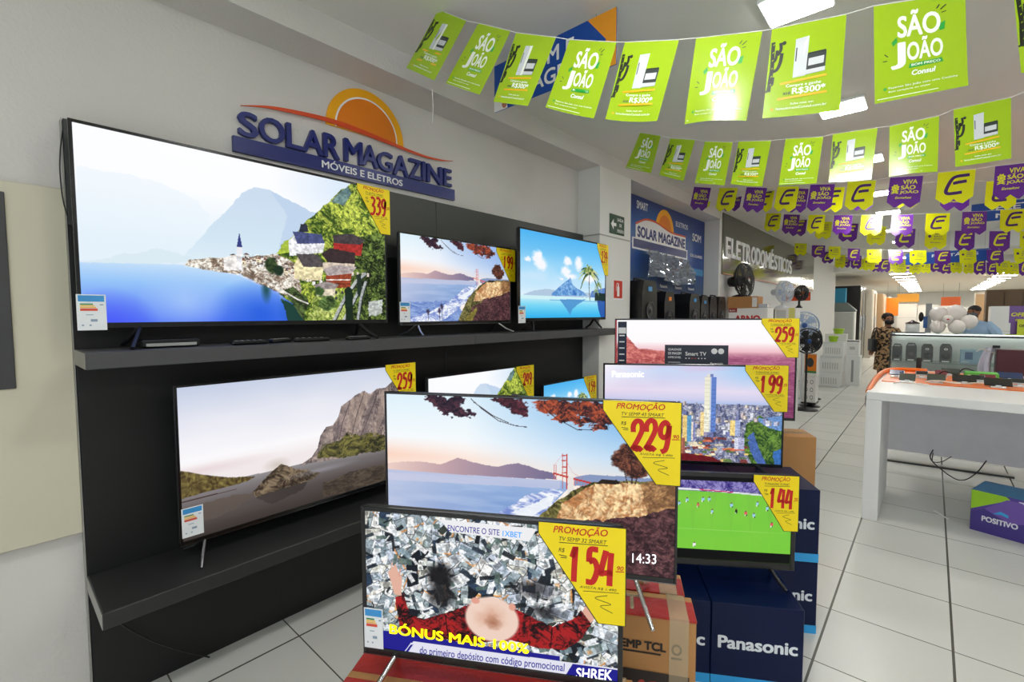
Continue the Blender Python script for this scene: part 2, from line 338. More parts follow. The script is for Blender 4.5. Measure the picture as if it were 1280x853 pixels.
# small loose things on the upper shelf
BP = M('black_plastic', (16, 16, 18), .35, noise=.1)
SILV = M('chrome', (205, 206, 208), .18, metal=1., noise=.02)
t = thing('set_top_box', 'flat black media box on upper shelf under big television', 'box', (-2.36, .50, 1.47), 90)
MB().box(-.10, .10, -.06, .06, .004, .034, bev=.006).build('body', BP, t)
MB().box(-.085, .085, -.0615, -.0603, .008, .020).build('front_panel', M('grey_label', (165, 166, 164), .4), t)
for i, (y, w_, x, dz) in enumerate(((.78, .15, -2.27, 0), (.93, .12, -2.32, 25), (1.07, .17, -2.29, -12), (1.30, .13, -2.25, 5))):
    t = thing('remote_control', ['black remote control beside the flat media box', 'black remote control lying askew, second along the shelf', 'long black remote control near the middle under the big screen', 'black remote control by itself near the right end of the big screen'][i], 'remote', (x, y, 1.47), 90+dz, 'remote controls under the big television')
    MB().box(-w_/2, w_/2, -.022, .022, .001, .018, bev=.006).build('body', BP, t)
    b = MB()
    for k in range(5): b.box(-w_/2+.015+k*w_/6, -w_/2+.025+k*w_/6, -.012, .012, .018, .020)
    b.build('buttons', M('pale_buttons', (150, 150, 152), .5), t)
t = thing('power_cable', 'thin black cable looped on wall beside big television', 'cable', (-2.48, .222, 2.1))
MB().tube(cr([(.012, .002, .2), (.012, -.008, .12), (.012, -.012, .04), (.012, -.008, -.06), (.012, .002, -.12)]), .0022).build('cord', BP, t)
t = thing('floor_cable', 'thin black cable hanging from lower shelf end to floor', 'cable', (-2.47, .4, 0))
MB().tube(cr([(.0, -.12, .50), (.012, -.10, .36), (.014, .0, .22), (.02, .10, .12), (.03, .22, .02)]), .004).build('cord', BP, t)
# ------------------------------------------------------------------ shop sign
NAVY = M('sign_navy', (20, 34, 112), .35, noise=.03); ORG = M('sign_orange', (232, 128, 14), .4); AMB = M('sign_amber', (250, 176, 10), .4); RED = M('sign_red', (214, 74, 30), .4); WHT = M('sign_white', (240, 240, 240), .5)
sg = thing('shop_sign', 'raised SOLAR MAGAZINE lettering with orange half sun on white wall', 'sign', (-2.55, 1.515, 2.38))
T = onwall(0, 0, .002)
MB().prism([(-.688, .010), (.714, .021), (.714, .094), (-.688, .083)], 0, .022, 0, T).build('banner_bar', NAVY, sg)
MB().text('MÓVEIS E ELETROS', -.251, .030, .275, .079, 0, onwall(0, 0, .0245), bold=.012, ext=.004).build('small_letters', WHT, sg)
for ch, x0, x1, z0, z1 in (('S', -.663, -.572, .092, .211), ('O', -.568, -.443, .093, .216), ('L', -.436, -.353, .093, .219), ('A', -.352, -.238, .093, .217), ('R', -.236, -.143, .094, .224), ('M', -.113, .001, .099, .228), ('A', -.004, .105, .101, .228),
        ('G', .100, .208, .099, .215), ('A', .213, .327, .096, .221), ('Z', .331, .427, .098, .224), ('I', .435, .460, .103, .226), ('N', .472, .603, .103, .222), ('E', .617, .687, .107, .224)):
    MB().text(ch, x0, z0, x1, z1, 0, T, bold=.02, ext=.025).build('letter', NAVY, sg)
up = cr([(-.651, .233), (-.535, .268), (-.406, .290), (-.21, .308), (-.04, .306), (.21, .284), (.306, .275), (.464, .267), (.60, .274), (.698, .289)], 6)
lo = cr([(-.651, .231), (-.535, .257), (-.406, .271), (-.21, .285), (-.04, .280), (.21, .265), (.306, .259), (.464, .254), (.60, .266), (.698, .287)], 6)
MB().prism(up+lo[::-1], 0.0185, .026, 0, T).build('swoosh', RED, sg)
def sun(r, z0, z1, inn=0.):
    A = [R(-1+i*6.1) for i in range(31)]; pts = [(.042+r*math.cos(a), .288+r*math.sin(a)) for a in A]
    if inn: pts += [(.042+inn*math.cos(a), .288+inn*math.sin(a)) for a in A[::-1]]
    return MB().prism(pts, z0, z1, 0, T)
sun(.254, 0, .012).build('sun_rim', AMB, sg); sun(.206, .0122, .0150, .196).build('sun_line', WHT, sg); sun(.195, .0122, .018).build('sun_disc', ORG, sg)
# ------------------------------------------------------------------ safety signs on the column
t = thing('exit_sign', 'small dark green exit sign with white arrow on column', 'sign', (-2.31, 4.11, 2.37))
GRN = M('exit_green', (18, 62, 40), .5); MB().box(.0005, .006, -.14, .14, 0, .185, bev=.001).build('plate', GRN, t)
b = MB(); T2 = onwall(0, 0, .0066)
b.prism([(-.12, .09), (-.07, .14), (-.07, .105), (-.02, .105), (-.02, .075), (-.07, .075), (-.07, .04)], 0, .0005, 0, T2)
b.text('SAÍDA', .0, .128, .12, .165, 0, T2, bold=.02); b.text('DE', .04, .078, .085, .108, 0, T2, bold=.02); b.text('EMERGÊNCIA', .0, .022, .13, .06, 0, T2, bold=.02); b.build('lettering', WHT, t)
t = thing('fire_extinguisher_sign', 'small red sign with white extinguisher symbol on column', 'sign', (-2.31, 4.14, 1.745))
MB().box(.0005, .004, -.095, .095, -.005, .19, bev=.001).build('border', WHT, t)
MB().box(.0041, .006, -.083, .083, .012, .183, bev=.0008).build('plate', M('sign_fire_red', (206, 52, 34), .5), t)
b = MB(); T2 = onwall(0, 0, .0066)
b.prism([(-.022, .03), (.022, .03), (.022, .115), (.014, .13), (-.014, .13), (-.022, .115)], 0, .0005, 0, T2); b.prism([(-.012, .132), (.012, .132), (.012, .146), (-.012, .146)], 0, .0005, 0, T2)
b.stroke([(.01, .15), (-.025, .158), (-.04, .135), (-.042, .08)], .007, 0, T2, .0005); b.build('symbol', WHT, t)
# ------------------------------------------------------------------ pictures on the screens
def art_lake(n=400):
    c = Cv(n, int(n*.57)); W_ = (252, 253, 255)
    c.put(np.ones((c.h, c.w)), c.vg([(0, (252, 253, 255)), (250, (250, 252, 255)), (560, (226, 240, 250)), (680, (225, 238, 250)), (1000, (90, 130, 245))]))
    c.el(950, 60, 420, 330, (196, 220, 246), .9, 1.)
    c.pol(P('4,217 100,207 196,225 291,292 328,364 323,638 -7,687'), (232, 243, 251), .5, 16)
    c.pol(P('239,650 326,444 384,320 431,208 470,155 525,152 592,197 676,257 722,233 618,455 537,586'), c.vg([(200, (200, 218, 238)), (500, (208, 228, 242)), (650, (222, 238, 248))]), .95, 10)
    c.pol(P('525,152 592,197 676,257 722,233 618,455 537,586 584,304'), (184, 206, 234), .6, 14)
    c.pol(P('-8,703 90,639 188,596 273,627 272,655 -8,711'), (214, 232, 240), .7, 20)
    # water
    c.pol(P('-12,695 254,671 414,719 533,826 610,909 652,1013 -20,1024'), c.vg([(640, (214, 234, 250)), (780, (150, 196, 248)), (1000, (82, 118, 244))]))
    c.el(480, 960, 170, 240, (40, 96, 222), .95, .9); c.el(250, 880, 130, 210, (176, 208, 250), .7, 1.)
    c.el(60, 1010, 120, 200, (70, 84, 245), .8, .9)
    c.el(620, 930, 90, 190, (20, 84, 190), .9, .8); c.pol(P('552,846 610,909 652,1013 573,1011'), (26, 60, 40), .9, 14); c.el(500, 790, 22, 110, (24, 70, 70), .85, .8); c.el(555, 800, 14, 80, (205, 210, 220), .6, .9); c.el(650, 850, 12, 90, (190, 170, 140), .6, .9)
    # green hillside
    G = c.tex((46, 72, 22), (196, 208, 84), 60, 34, 4, 3.2)
    c.pol(P('537,586 558,499 600,438 657,317 709,226 756,145 791,77 848,-6 1050,-10 1037,1081 645,1024 610,909 541,815'), G, 1, 14)
    c.pol(P('756,156 791,89 827,25 847,70 811,162'), (96, 128, 150), .8, 10)
    c.pol(P('537,565 570,475 600,443 592,545'), (168, 190, 66), 1, 10)
    c.pol(P('790,420 1046,304 1037,1081 834,1030'), c.tex((16, 26, 12), (126, 150, 70), 70, 40, 8, 3), 1, 10)
    c.pol(P('645,1024 674,841 767,779 830,834 820,1029'), c.tex((92, 116, 40), (214, 224, 130), 90, 50, 6, 2.6), 1, 14)
    # shoreline town
    c.pol(P('250,676 264,642 323,619 416,605 537,565 615,617 629,876 533,805 414,709 321,695'), c.tex((120, 100, 84), (244, 238, 226), 90, 60, 12, 3.4), 1, 8)
    rg = random.Random(5)
    for i in range(46):
        u = rg.uniform(370, 730); v = 610+max(0, u-520)*.55+rg.uniform(-30, 40); w_ = rg.uniform(8, 18); h_ = rg.uniform(14, 30)
        c.rect(u, v, u+w_, v+h_, rg.choice([(246, 242, 232), (236, 222, 190), (226, 214, 205), (250, 248, 244)])); c.pol([(u-3, v+2), (u+w_/2, v-h_*.55), (u+w_+3, v+2)], rg.choice([(96, 74, 70), (70, 60, 66), (140, 96, 80)]))
        c.rect(u+w_*.3, v+h_*.4, u+w_*.5, v+h_*.65, (84, 70, 70))
    c.pol(P('404,685 407,537 425,534 422,683'), (236, 236, 240)); c.pol(P('407,542 417,447 425,539'), (52, 62, 130)); c.pol(P('364,690 366,613 406,587 409,685'), (238, 234, 230))
    c.el(520, 640, 26, 60, c.tex((22, 36, 20), (70, 92, 50), 90, 60, 3), 1, .25, 12); c.el(545, 668, 22, 40, (30, 52, 34), 1, .3, 12)
    # houses on the slope
    def house(w_, roof, wall, rc): c.pol(wall, w_, 1, 2); c.pol(roof, rc, 1, 2)
    house((232, 232, 236), P('601,400 713,397 725,456 617,482'), P('585,467 618,407 725,456 717,524 586,568'), (74, 82, 128))
    c.pol(P('632,345 656,339 662,392 625,400'), (40, 44, 60)); 
    house((168, 48, 44), P('759,392 843,362 902,397 886,436 765,448'), P('762,443 894,422 885,519 764,528'), (70, 62, 66))
    for k in range(4): c.rect(838+k*24, 645, 848+k*24, 672, (240, 226, 214))
    house((236, 222, 176), P('610,548 697,539 726,624 639,635'), P('603,629 622,551 645,634 719,625 708,721 601,715'), (84, 78, 80))
    for k in range(6): c.rect(738+k % 3*26, 790+k//3*42, 748+k % 3*26, 812+k//3*42, (60, 60, 66))
    house((214, 198, 180), P('711,536 744,486 856,501 855,583 736,589'), P('716,591 855,583 839,644 715,648'), (58, 44, 46))
    house((148, 66, 42), P('715,642 770,601 862,606 839,656 735,685'), P('728,680 839,656 831,763 727,771'), (178, 166, 164))
    c.line(P('728,714 831,704'), 8, (240, 230, 220)); c.line(P('727,742 831,734'), 6, (90, 40, 30))
    house((226, 214, 190), P('675,752 734,725 781,744 767,773 687,785'), P('681,779 767,773 760,831 687,829'), (150, 140, 138))
    c.el(800, 840, 26, 36, c.tex((30, 56, 22), (150, 176, 80), 90, 60, 4), 1, .2, 16); c.el(730, 880, 40, 60, c.tex((26, 44, 22), (120, 150, 80), 90, 60, 5), 1, .2, 18); c.el(700, 800, 24, 40, (58, 84, 44), 1, .3, 18)
    c.pol(P('562,793 595,769 654,864 633,996 598,909'), c.tex((20, 26, 16), (90, 110, 60), 60, 50, 9), 1, 12); c.line(P('531,774 611,855 654,886'), 9, (226, 222, 214))
    # railing
    for q in (P('750,1027 808,835 860,713 906,649'), P('791,1028 836,893 882,747'), P('864,1000 881,832 905,709')): c.line(q, 25, (176, 180, 180)); c.line(q+[5, 9], 9, (52, 62, 56))
    c.pol(P('805,777 824,752 841,774 842,1018 809,1017'), (26, 44, 30)); c.pol(P('861,666 880,652 886,735 874,832 863,809'), (38, 52, 42))
    c.pol(P('911,867 982,840 981,952 917,977'), (196, 200, 200), .9, 16)
    c.grain(.26, 120, 76, 7, c.mask(P('250,681 406,587 537,565 600,438 709,226 848,-6 1050,-10 1037,1081 651,1063 610,909 533,816 414,714'))); return c
def art_bay(n=360, night=0):
    c = Cv(n, int(n*.575))
    c.put(np.ones((c.h, c.w)), c.vg([(0, (222, 240, 250)), (330, (250, 252, 253)), (430, (252, 240, 230))]))
    c.put(np.clip((c.U-300)/700, 0, 1)*np.clip(1.25-c.V/420, 0, 1), (92, 162, 226), .95)
    if night: c.put(np.clip((c.U-100)/900, 0, 1)*np.clip(1.2-c.V/460, 0, 1), (176, 186, 236), .75)
    c.put(np.clip(1-np.abs(c.V-390)/120, 0, 1)*np.clip(1-c.U/600, 0, 1), (250, 206, 184), .8)
    c.pol(P('680,453 725,433 841,427 891,430 1008,423 1009,468 680,506'), (136, 152, 190), 1, 4)
    c.pol(P('-14,457 66,432 138,428 205,435 241,410 268,387 295,394 330,410 370,420 416,424 456,404 490,395 523,406 564,425 611,438 622,476 467,487 234,493 -14,499'), c.hg([(0, (236, 206, 196)), (240, (190, 160, 168)), (600, (120, 112, 146))]), 1, 5)
    c.pol(P('-14,494 234,493 467,487 632,479 673,498 605,634 523,786 -20,1044'), c.vg([(390, (206, 212, 232)), (520, (150, 178, 220)), (760, (118, 150, 206))])); c.put(c.mask(P('-14,510 467,507 632,498 605,634 523,786 -20,1044'))*np.clip((c.noise(6, 26, 3, 12)-.42)*3, 0, 1), (176, 198, 232), .5); c.put(c.mask(P('-14,510 467,507 632,498 605,634 523,786 -20,1044'))*np.clip(1-c.U/420, 0, 1), (214, 214, 232), .6)
    c.put(c.mask(P('-14,494 234,493 632,479 632,532 -15,563')), (206, 204, 226), .6)
    c.pol(P('-17,775 467,746 523,985 -21,1125'), c.tex((88, 116, 190), (160, 184, 226), 30, 60, 7, 2.), 1, 20)
    c.pol(P('-20,990 232,879 381,770 509,599 605,536 643,540 606,643 523,786 351,970 231,1056 -21,1109'), c.tex((120, 140, 208), (250, 252, 255), 34, 40, 9, 3.), .95, 16)
    c.pol(P('467,701 556,622 611,565 605,634 523,736'), (244, 248, 252), .9, 14)
    # bridge
    Rd = (196, 62, 52) if not night else (216, 92, 84)
    for x, t, b in ((692.6, 581, 600), (695.2, 581, 600)): c.line([tuple(q) for q in P('612,385 612,477')+[(x-692.6)*2.6, 0]], 3, (212, 108, 110))
    c.line(P('608,439 686,467 759,490 841,502'), 11, Rd)
    for p_ in (P('640,319 640,531'), P('655,317 655,529')): c.line(p_, 5, Rd)
    for v in (570, 577, 586, 594): c.line(P(' '.join(['%d,%d' % tuple(q) for q in P('638,329 657,327')]))+[0, (v-570)*4.35], 6, Rd)
    c.line(P('613,390 640,324 675,430 712,463'), 2, (214, 120, 116), .6)
    for k in range(7): c.line(P(' '.join(['%d,%d' % tuple(q) for q in P('680,468 681,525')]))+[k*9, k*5], 3, (214, 84, 62))
    c.pol(P('659,456 675,454 681,544 657,558'), (232, 226, 222))
    # cliff
    c.pol(P('466,997 545,742 605,634 673,536 733,479 785,463 891,448 1009,441 1014,1047 350,1201'), c.tex((60, 58, 34), (150, 142, 84), 60, 40, 11, 2.6), 1, 10)
    c.pol(P('606,746 646,617 725,500 790,472 928,461 966,502 930,619 868,700 739,723'), c.tex((176, 120, 76), (246, 214, 164), 60, 30, 13, 3.), 1, 18)
    c.pol(P('891,457 1009,441 1011,698 930,675 907,576'), c.tex((120, 84, 56), (196, 150, 100), 50, 40, 14, 2.6), .95, 16)
    c.pol(P('606,810 739,708 892,654 1010,588 1014,1047 466,1174'), c.tex((46, 28, 34), (112, 74, 76), 70, 50, 15, 2.6), 1, 24)
    c.pol(P('466,1088 578,894 649,822 633,913 551,1089'), c.tex((96, 92, 40), (176, 160, 70), 60, 40, 17, 2.6), .9, 24)
    c.pol(P('751,486 769,455 816,449 831,475'), (44, 36, 30), 1, 8)
    # cypress at right
    for u, v, a, b in ((838, 330, 42, 70), (862, 280, 40, 60), (880, 390, 46, 52), (905, 340, 34, 60)): c.el(u, v, a, b, c.tex((40, 22, 22), (140, 84, 62), 90, 60, 21, 2.6), 1, .2, 26, 7, 60)
    c.line([(862, 330), (866, 470)], 8, (60, 36, 30)); c.line([(890, 370), (876, 470)], 6, (60, 36, 30)); c.line([(836, 360), (852, 470)], 5, (60, 36, 30))
    # hanging boughs
    F = c.tex((22, 16, 34), (88, 52, 64), 90, 60, 23, 2.6); F2 = c.tex((36, 20, 30), (186, 84, 52), 80, 50, 24, 2.8)
    for u, v, a, b in ((190, 20, 40, 40), (225, 50, 34, 40), (255, 90, 46, 34), (300, 105, 44, 22), (268, 30, 34, 34), (222, 95, 16, 30)): c.el(u, v, a, b, F, 1, .12, 34, 25, 60)
    for u, v, a, b in ((455, 20, 44, 40), (490, 55, 30, 50), (430, 10, 36, 24), (505, 85, 18, 24)): c.el(u, v, a, b, c.tex((34, 16, 30), (110, 50, 60), 80, 60, 26), 1, .12, 34, 27, 60)
    for u, v, a, b in ((590, 40, 50, 50), (650, 55, 60, 60), (720, 40, 70, 50), (640, 110, 34, 26), (780, 90, 60, 46), (700, 120, 40, 26), (760, 150, 34, 20)): c.el(u, v, a, b, F2, 1, .12, 34, 29, 60)
    for q in ([(320, 10), (360, 70), (420, 140), (480, 165), (520, 170)], [(330, 30), (400, 110), (455, 150)], [(560, 20), (620, 110), (690, 170), (740, 165)]): c.line(q, 5, (52, 30, 40))
    if night:
        for u, v in ((300, 850), (322, 800), (205, 860)): c.line([(u, v), (u+4, 990)], 8, (40, 34, 60)); c.el(u, v+20, 16, 40, (50, 40, 66), .8, .5, 20)
    c.grain(.22, 120, 70, 5, c.mask(P('466,1088 605,634 673,536 785,463 1009,432 1014,1047 350,1201'))); return c
def art_rock(n=340):
    c = Cv(n, int(n*.57))
    c.put(np.ones((c.h, c.w)), c.vg([(0, (206, 214, 232)), (200, (236, 236, 244)), (480, (252, 250, 252)), (600, (240, 232, 232))]))
    c.put(c.noise(3, 4, 3, 2)*np.clip(1-c.V/520, 0, 1), (186, 198, 224), .7)
    c.el(60, 560, 300, 50, (224, 200, 204), .6, 1.)
    c.pol(P('-10,586 190,671 418,675 839,717 1020,720 1017,1083 834,1081 -19,1051'), c.vg([(560, (196, 194, 200)), (760, (110, 104, 104)), (1000, (66, 58, 56))]))
    c.pol(P('-12,720 277,725 838,795 1020,795 1014,1387 -20,1103'), c.vg([(560, (190, 190, 202)), (720, (128, 122, 124)), (860, (84, 76, 74)), (1000, (62, 54, 50))]), 1, 3)
    c.pol(P('-14,792 160,780 251,806 158,892 -16,916'), (96, 84, 76), .8, 14)
    c.pol(P('-8,530 22,549 71,593 149,646 248,687 218,708 156,711 56,714 -12,720'), c.tex((70, 56, 34), (146, 132, 74), 60, 30, 5, 2.4), 1, 4)
    c.line(P('-13,741 178,744'), 7, (70, 50, 44))
    K = .5*c.tex((66, 58, 62), (196, 176, 164), 60, 16, 8, 3.)+.5*c.tex((84, 74, 76), (190, 170, 160), 36, 30, 18, 2.4)
    c.pol(P('418,682 474,643 503,579 515,488 541,427 575,425 602,355 615,280 659,238 691,206 733,182 766,217 801,176 845,179 929,88 1027,76 1020,743 839,724 621,704'), K, 1, 8, 31)
    c.pol(P('494,664 525,562 599,564 639,499 695,552 788,549 840,603 1022,599 1020,750 839,731 621,704'), c.tex((36, 38, 24), (128, 122, 60), 50, 40, 12, 2.6), .9, 16)
    for q, col in ((P('666,240 732,189 757,222 704,453 662,560 631,496'), (186, 164, 150)), (P('766,224 809,192 772,405 727,584 703,554'), (104, 92, 94)), (P('827,196 863,176 833,423 787,605 770,578'), (178, 158, 146)), (P('619,287 658,245 641,399 608,521 601,420'), (158, 140, 136)), (P('519,496 549,435 563,472 539,580 509,620'), (150, 136, 132)), (P('575,431 606,363 608,488 576,581'), (98, 88, 92))): c.pol(q, col, .45, 10)
    for q in (P('732,189 689,380 662,540'), P('809,192 755,400 703,575'), P('658,252 617,425 600,551')): c.line(q, 7, (64, 54, 56), .7)
    c.pol(P('520,868 658,842 837,852 1019,856 1017,1083 834,1081 578,989 519,984'), c.tex((52, 44, 38), (96, 84, 70), 40, 60, 14), .85, 10)
    c.pol(P('234,796 277,725 315,672 347,638 372,661 404,706 455,735 514,788 478,816 409,826 337,826 281,844 245,837'), c.tex((50, 40, 32), (140, 122, 98), 60, 40, 16, 2.8), 1, 8)
    c.pol(P('245,837 337,826 453,823 435,876 304,928'), (52, 46, 44), .7, 12)
    c.el(330, 640, 60, 60, (150, 132, 108), .35, 1.); c.el(520, 760, 200, 30, (176, 176, 186), .45, 1.); c.el(180, 880, 240, 70, (92, 84, 80), .5, 1.)
    0 and c.grain(.16, 110, 60, 6, c.mask(P('-9,545 247,699 418,675 519,489 615,280 733,182 929,88 1027,76 1017,1083 -15,844'))); return c
def art_palm(n=300):
    c = Cv(n, int(n*.57))
    c.put(np.ones((c.h, c.w)), c.vg([(0, (74, 178, 240)), (450, (150, 214, 248)), (730, (222, 240, 252)), (760, (196, 236, 248)), (850, (120, 214, 244)), (1000, (44, 176, 236))]))
    c.put(c.noise(5, 6, 3, 4)*np.clip(1-np.abs(c.V-500)/300, 0, 1), (232, 240, 252), .6)
    for q in ([(168, 300, 60, 110), (215, 370, 70, 90), (190, 260, 40, 60)], [(70, 330, 40, 36)], [(500, 290, 60, 70), (480, 420, 70, 80), (540, 480, 90, 40)], [(640, 300, 60, 120)], [(780, 480, 120, 70)], [(430, 520, 30, 24)]):
        for e in q: c.el(*e, (250, 250, 254), .95, .5, 30)
    c.pol(P('33,730 135,679 276,650 410,670 552,641 705,673 1007,655 1007,722 33,767'), (176, 200, 222), 1, 6)
    c.pol(P('320,705 392,632 465,557 513,522 537,489 562,579 622,626 704,662 747,713 320,734'), c.tex((50, 110, 190), (150, 196, 236), 50, 30, 6), 1, 5)
    c.pol(P('812,645 1006,587 1007,722 790,732'), (90, 130, 200), 1, 5)
    c.rect(0, 735, 1000, 780, (206, 240, 246)); c.rect(300, 778, 1000, 790, (70, 160, 214), .7)
    c.pol(P('410,774 737,761 643,822 563,886 534,968 495,897 447,828'), (70, 140, 204), .85, 8)
    c.pol(P('879,728 1007,722 1010,1028 950,1027 903,882'), (28, 70, 160), .85, 8); c.pol(P('856,664 1007,666 1008,779 857,773'), (20, 44, 40), 1, 10)
    def palm(u, v0, v1, s, col):
        c.line([(u+14, v1), (u, (v0+v1)/2), (u+4, v0)], 11*s, (58, 50, 40)); rg = random.Random(int(u))
        for k in range(15):
            a = R(-200+k*15.5); L = rg.uniform(.75, 1.1)*150*s; q = []
            for t in range(6): r_ = t/5; q.append((u+4+math.cos(a)*L*r_*.72, v0+math.sin(a)*L*r_*1.3+r_*r_*120*s))
            for i in range(5): c.line(q[i:i+2], (34-5*i)*s, rg.choice(col), .95)
    palm(905, 560, 800, .55, [(120, 150, 90), (176, 190, 140)]); palm(870, 640, 790, .4, [(100, 140, 96), (150, 170, 120)])
    palm(775, 400, 780, 1.25, [(56, 96, 50), (104, 138, 70), (176, 186, 110), (206, 208, 150), (40, 70, 48)])
    return c
def art_pink(n=300):
    c = Cv(n, int(n*.58))
    c.put(np.ones((c.h, c.w)), c.vg([(0, (254, 252, 254)), (230, (254, 250, 252)), (330, (238, 188, 196)), (400, (188, 116, 140)), (560, (150, 78, 112)), (800, (128, 58, 100)), (1000, (96, 34, 74))]))
    c.put(np.clip((c.V-330)/80, 0, 1), c.tex((116, 48, 88), (190, 116, 146), 20, 60, 3, 2.4), .6)
    c.pol(P('-10,398 17,170 60,161 94,239 132,307 212,314 291,338 374,387 376,592 -9,609'), c.tex((150, 62, 66), (226, 138, 128), 40, 60, 5), 1, 12)
    c.el(960, 780, 40, 14, (226, 150, 190), .8, .8); c.el(900, 640, 60, 12, (206, 130, 170), .6, .8)
    return c
def art_city(n=330):
    c = Cv(n, int(n*.58))
    c.put(np.ones((c.h, c.w)), c.vg([(0, (196, 216, 244)), (120, (206, 212, 240)), (260, (230, 220, 240)), (350, (206, 206, 236)), (400, (168, 190, 232)), (1000, (120, 120, 130))]))
    c.put(np.clip((c.noise(3, 9, 3, 8)-.46)*5, 0, 1)*np.clip(1-c.V/400, 0, 1), (216, 194, 226), .8); c.put(np.clip(1-c.U/330, 0, 1)*np.clip(1-c.V/330, 0, 1), (252, 246, 252), .95)
    c.put(np.clip((c.U-600)/200, 0, 1)*np.clip(1-c.V/260, 0, 1), (150, 204, 244), .8)
    c.pol([(0, 395), (1000, 395), (1000, 1000), (0, 1000)], c.tex((64, 72, 110), (190, 190, 206), 90, 50, 4, 2.4))
    c.pol(P('813,587 881,500 1010,575 1017,1004 845,1019 790,839'), c.tex((26, 56, 30), (110, 146, 60), 60, 40, 5, 2.6), 1, 18)
    c.pol(P('860,535 1009,493 1012,657 934,629'), (110, 150, 206), 1, 16); c.pol(P('815,737 849,668 877,833 922,996 879,1016 834,878'), (74, 104, 170), 1, 8)
    c.pol(P('955,876 1014,822 1017,1004 966,1008'), (60, 110, 180), 1, 12)
    rg = random.Random(3)
    for i in range(150):
        v = 390+i*2.3; k = (v-380)/400; u = rg.uniform(0, 960) if v < 600 else rg.uniform(0, 780); w_ = rg.uniform(9, 20)+k*30; h_ = rg.uniform(14, 60)*(.6+k)
        col = rg.choice([(226, 228, 240), (196, 200, 226), (150, 156, 196), (236, 222, 206), (122, 128, 176), (206, 190, 190)])
        c.rect(u, v-h_*.7, u+w_, v+h_*.3, col); c.rect(u+w_*.62, v-h_*.7, u+w_, v+h_*.3, tuple(x*.62 for x in col))
        for r_ in range(int(h_/9)): c.rect(u, v-h_*.7+r_*9+3, u+w_*.6, v-h_*.7+r_*9+5, tuple(x*.75 for x in col), .7)
    for i in range(80):
        v = rg.uniform(740, 990); u = rg.uniform(380, 800); w_ = rg.uniform(20, 50); h_ = rg.uniform(10, 24)
        c.pol([(u, v), (u+w_, v-5), (u+w_+8, v+h_), (u+6, v+h_+5)], rg.choice([(226, 196, 120), (206, 110, 84), (236, 224, 196), (120, 60, 60), (96, 120, 70), (90, 96, 126)]))
    c.pol(P('452,917 632,953 695,1016 444,1055'), (108, 30, 36), 1, 8)
    def tower(x0, x1, v0, v1, a, b, f=.5, n_=14):
        m = x0+(x1-x0)*f; c.rect(x0, v0, m, v1, a); c.rect(m, v0, x1, v1, b)
        for k in range(n_):
            y = v0+(v1-v0)*k/n_; c.rect(x0, y+3, m, y+5, tuple(q*.82 for q in a), .7); c.rect(m, y+3, x1, y+6, tuple(q*1.25 for q in b), .7)
    tower(426, 440, 370, 700, (90, 98, 140), (70, 76, 120)); tower(455, 505, 520, 800, (238, 206, 130), (92, 150, 190)); tower(505, 525, 590, 780, (236, 220, 200), (116, 120, 170))
    tower(556, 596, 480, 730, (244, 214, 150), (150, 140, 170)); tower(720, 775, 560, 720, (250, 218, 140), (156, 170, 210)); tower(745, 800, 735, 860, (214, 216, 236), (170, 172, 206), .4, 6)
    tower(430, 470, 760, 930, (206, 130, 96), (150, 90, 80), .6, 8)
    tower(575, 640, 110, 690, (238, 236, 214), (92, 122, 190), .5, 40); c.rect(588, 82, 622, 112, (226, 222, 214)); c.rect(606, 82, 622, 112, (110, 130, 180)); c.rect(606, 110, 612, 690, (196, 206, 226))
    c.grain(.24, 150, 90, 4, np.clip((c.V-400)/40, 0, 1)); return c
def art_ball(n=280):
    c = Cv(n, int(n*.57), (5, 5, 6))
    c.rect(0, 40, 1000, 885, (112, 192, 64))
    c.pol([(0, 40), (1000, 40), (1000, 200), (0, 160)], c.tex((50, 40, 120), (150, 140, 200), 90, 40, 3, 3.))
    c.rect(0, 0, 1000, 48, (5, 5, 6))
    for k in range(9): c.pol([(k*120-60, 180), (k*120, 175), (k*120+40, 885), (k*120-100, 885)], (120, 210, 62), .35)
    c.put(np.clip((c.V-150)/700, 0, 1), (130, 206, 50), .25); c.put(np.clip(c.noise(3, 3, 3, 5)*1.6-.5, 0, 1)*(c.V > 170), (150, 214, 70), .4)
    c.pol([(0, 130), (480, 150), (1000, 205), (1000, 222), (480, 168), (0, 165)], (226, 226, 236)); c.pol([(430, 150), (640, 168), (640, 180), (430, 164)], (206, 50, 120)); c.rect(100, 136, 230, 160, (214, 60, 60), .7)
    rg = random.Random(8)
    for u, v, k in ((300, 335, 0), (350, 290, 0), (450, 275, 0), (490, 270, 0), (630, 330, 0), (660, 400, 2), (720, 420, 1), (790, 300, 0), (770, 440, 0), (510, 415, 0), (250, 515, 0), (80, 460, 0), (420, 345, 1), (400, 830, 3), (880, 540, 1), (850, 350, 0)):
        col = [(150, 206, 230), (220, 90, 96), (24, 26, 24), (240, 240, 244)][k]; c.rect(u-7, v-16, u+9, v+12, col); c.el(u+1, v-24, 6, 10, (120, 84, 64), 1, .2); c.rect(u-6, v+12, u-1, v+30, (230, 230, 230)); c.rect(u+3, v+12, u+8, v+30, (50, 70, 60))
    c.pol([(60, 300), (330, 285), (330, 288), (60, 304)], (200, 236, 160)); c.el(560, 640, 500, 3, (190, 236, 150), .4, .5)
    c.rect(0, 885, 1000, 1000, (5, 5, 6)); return c
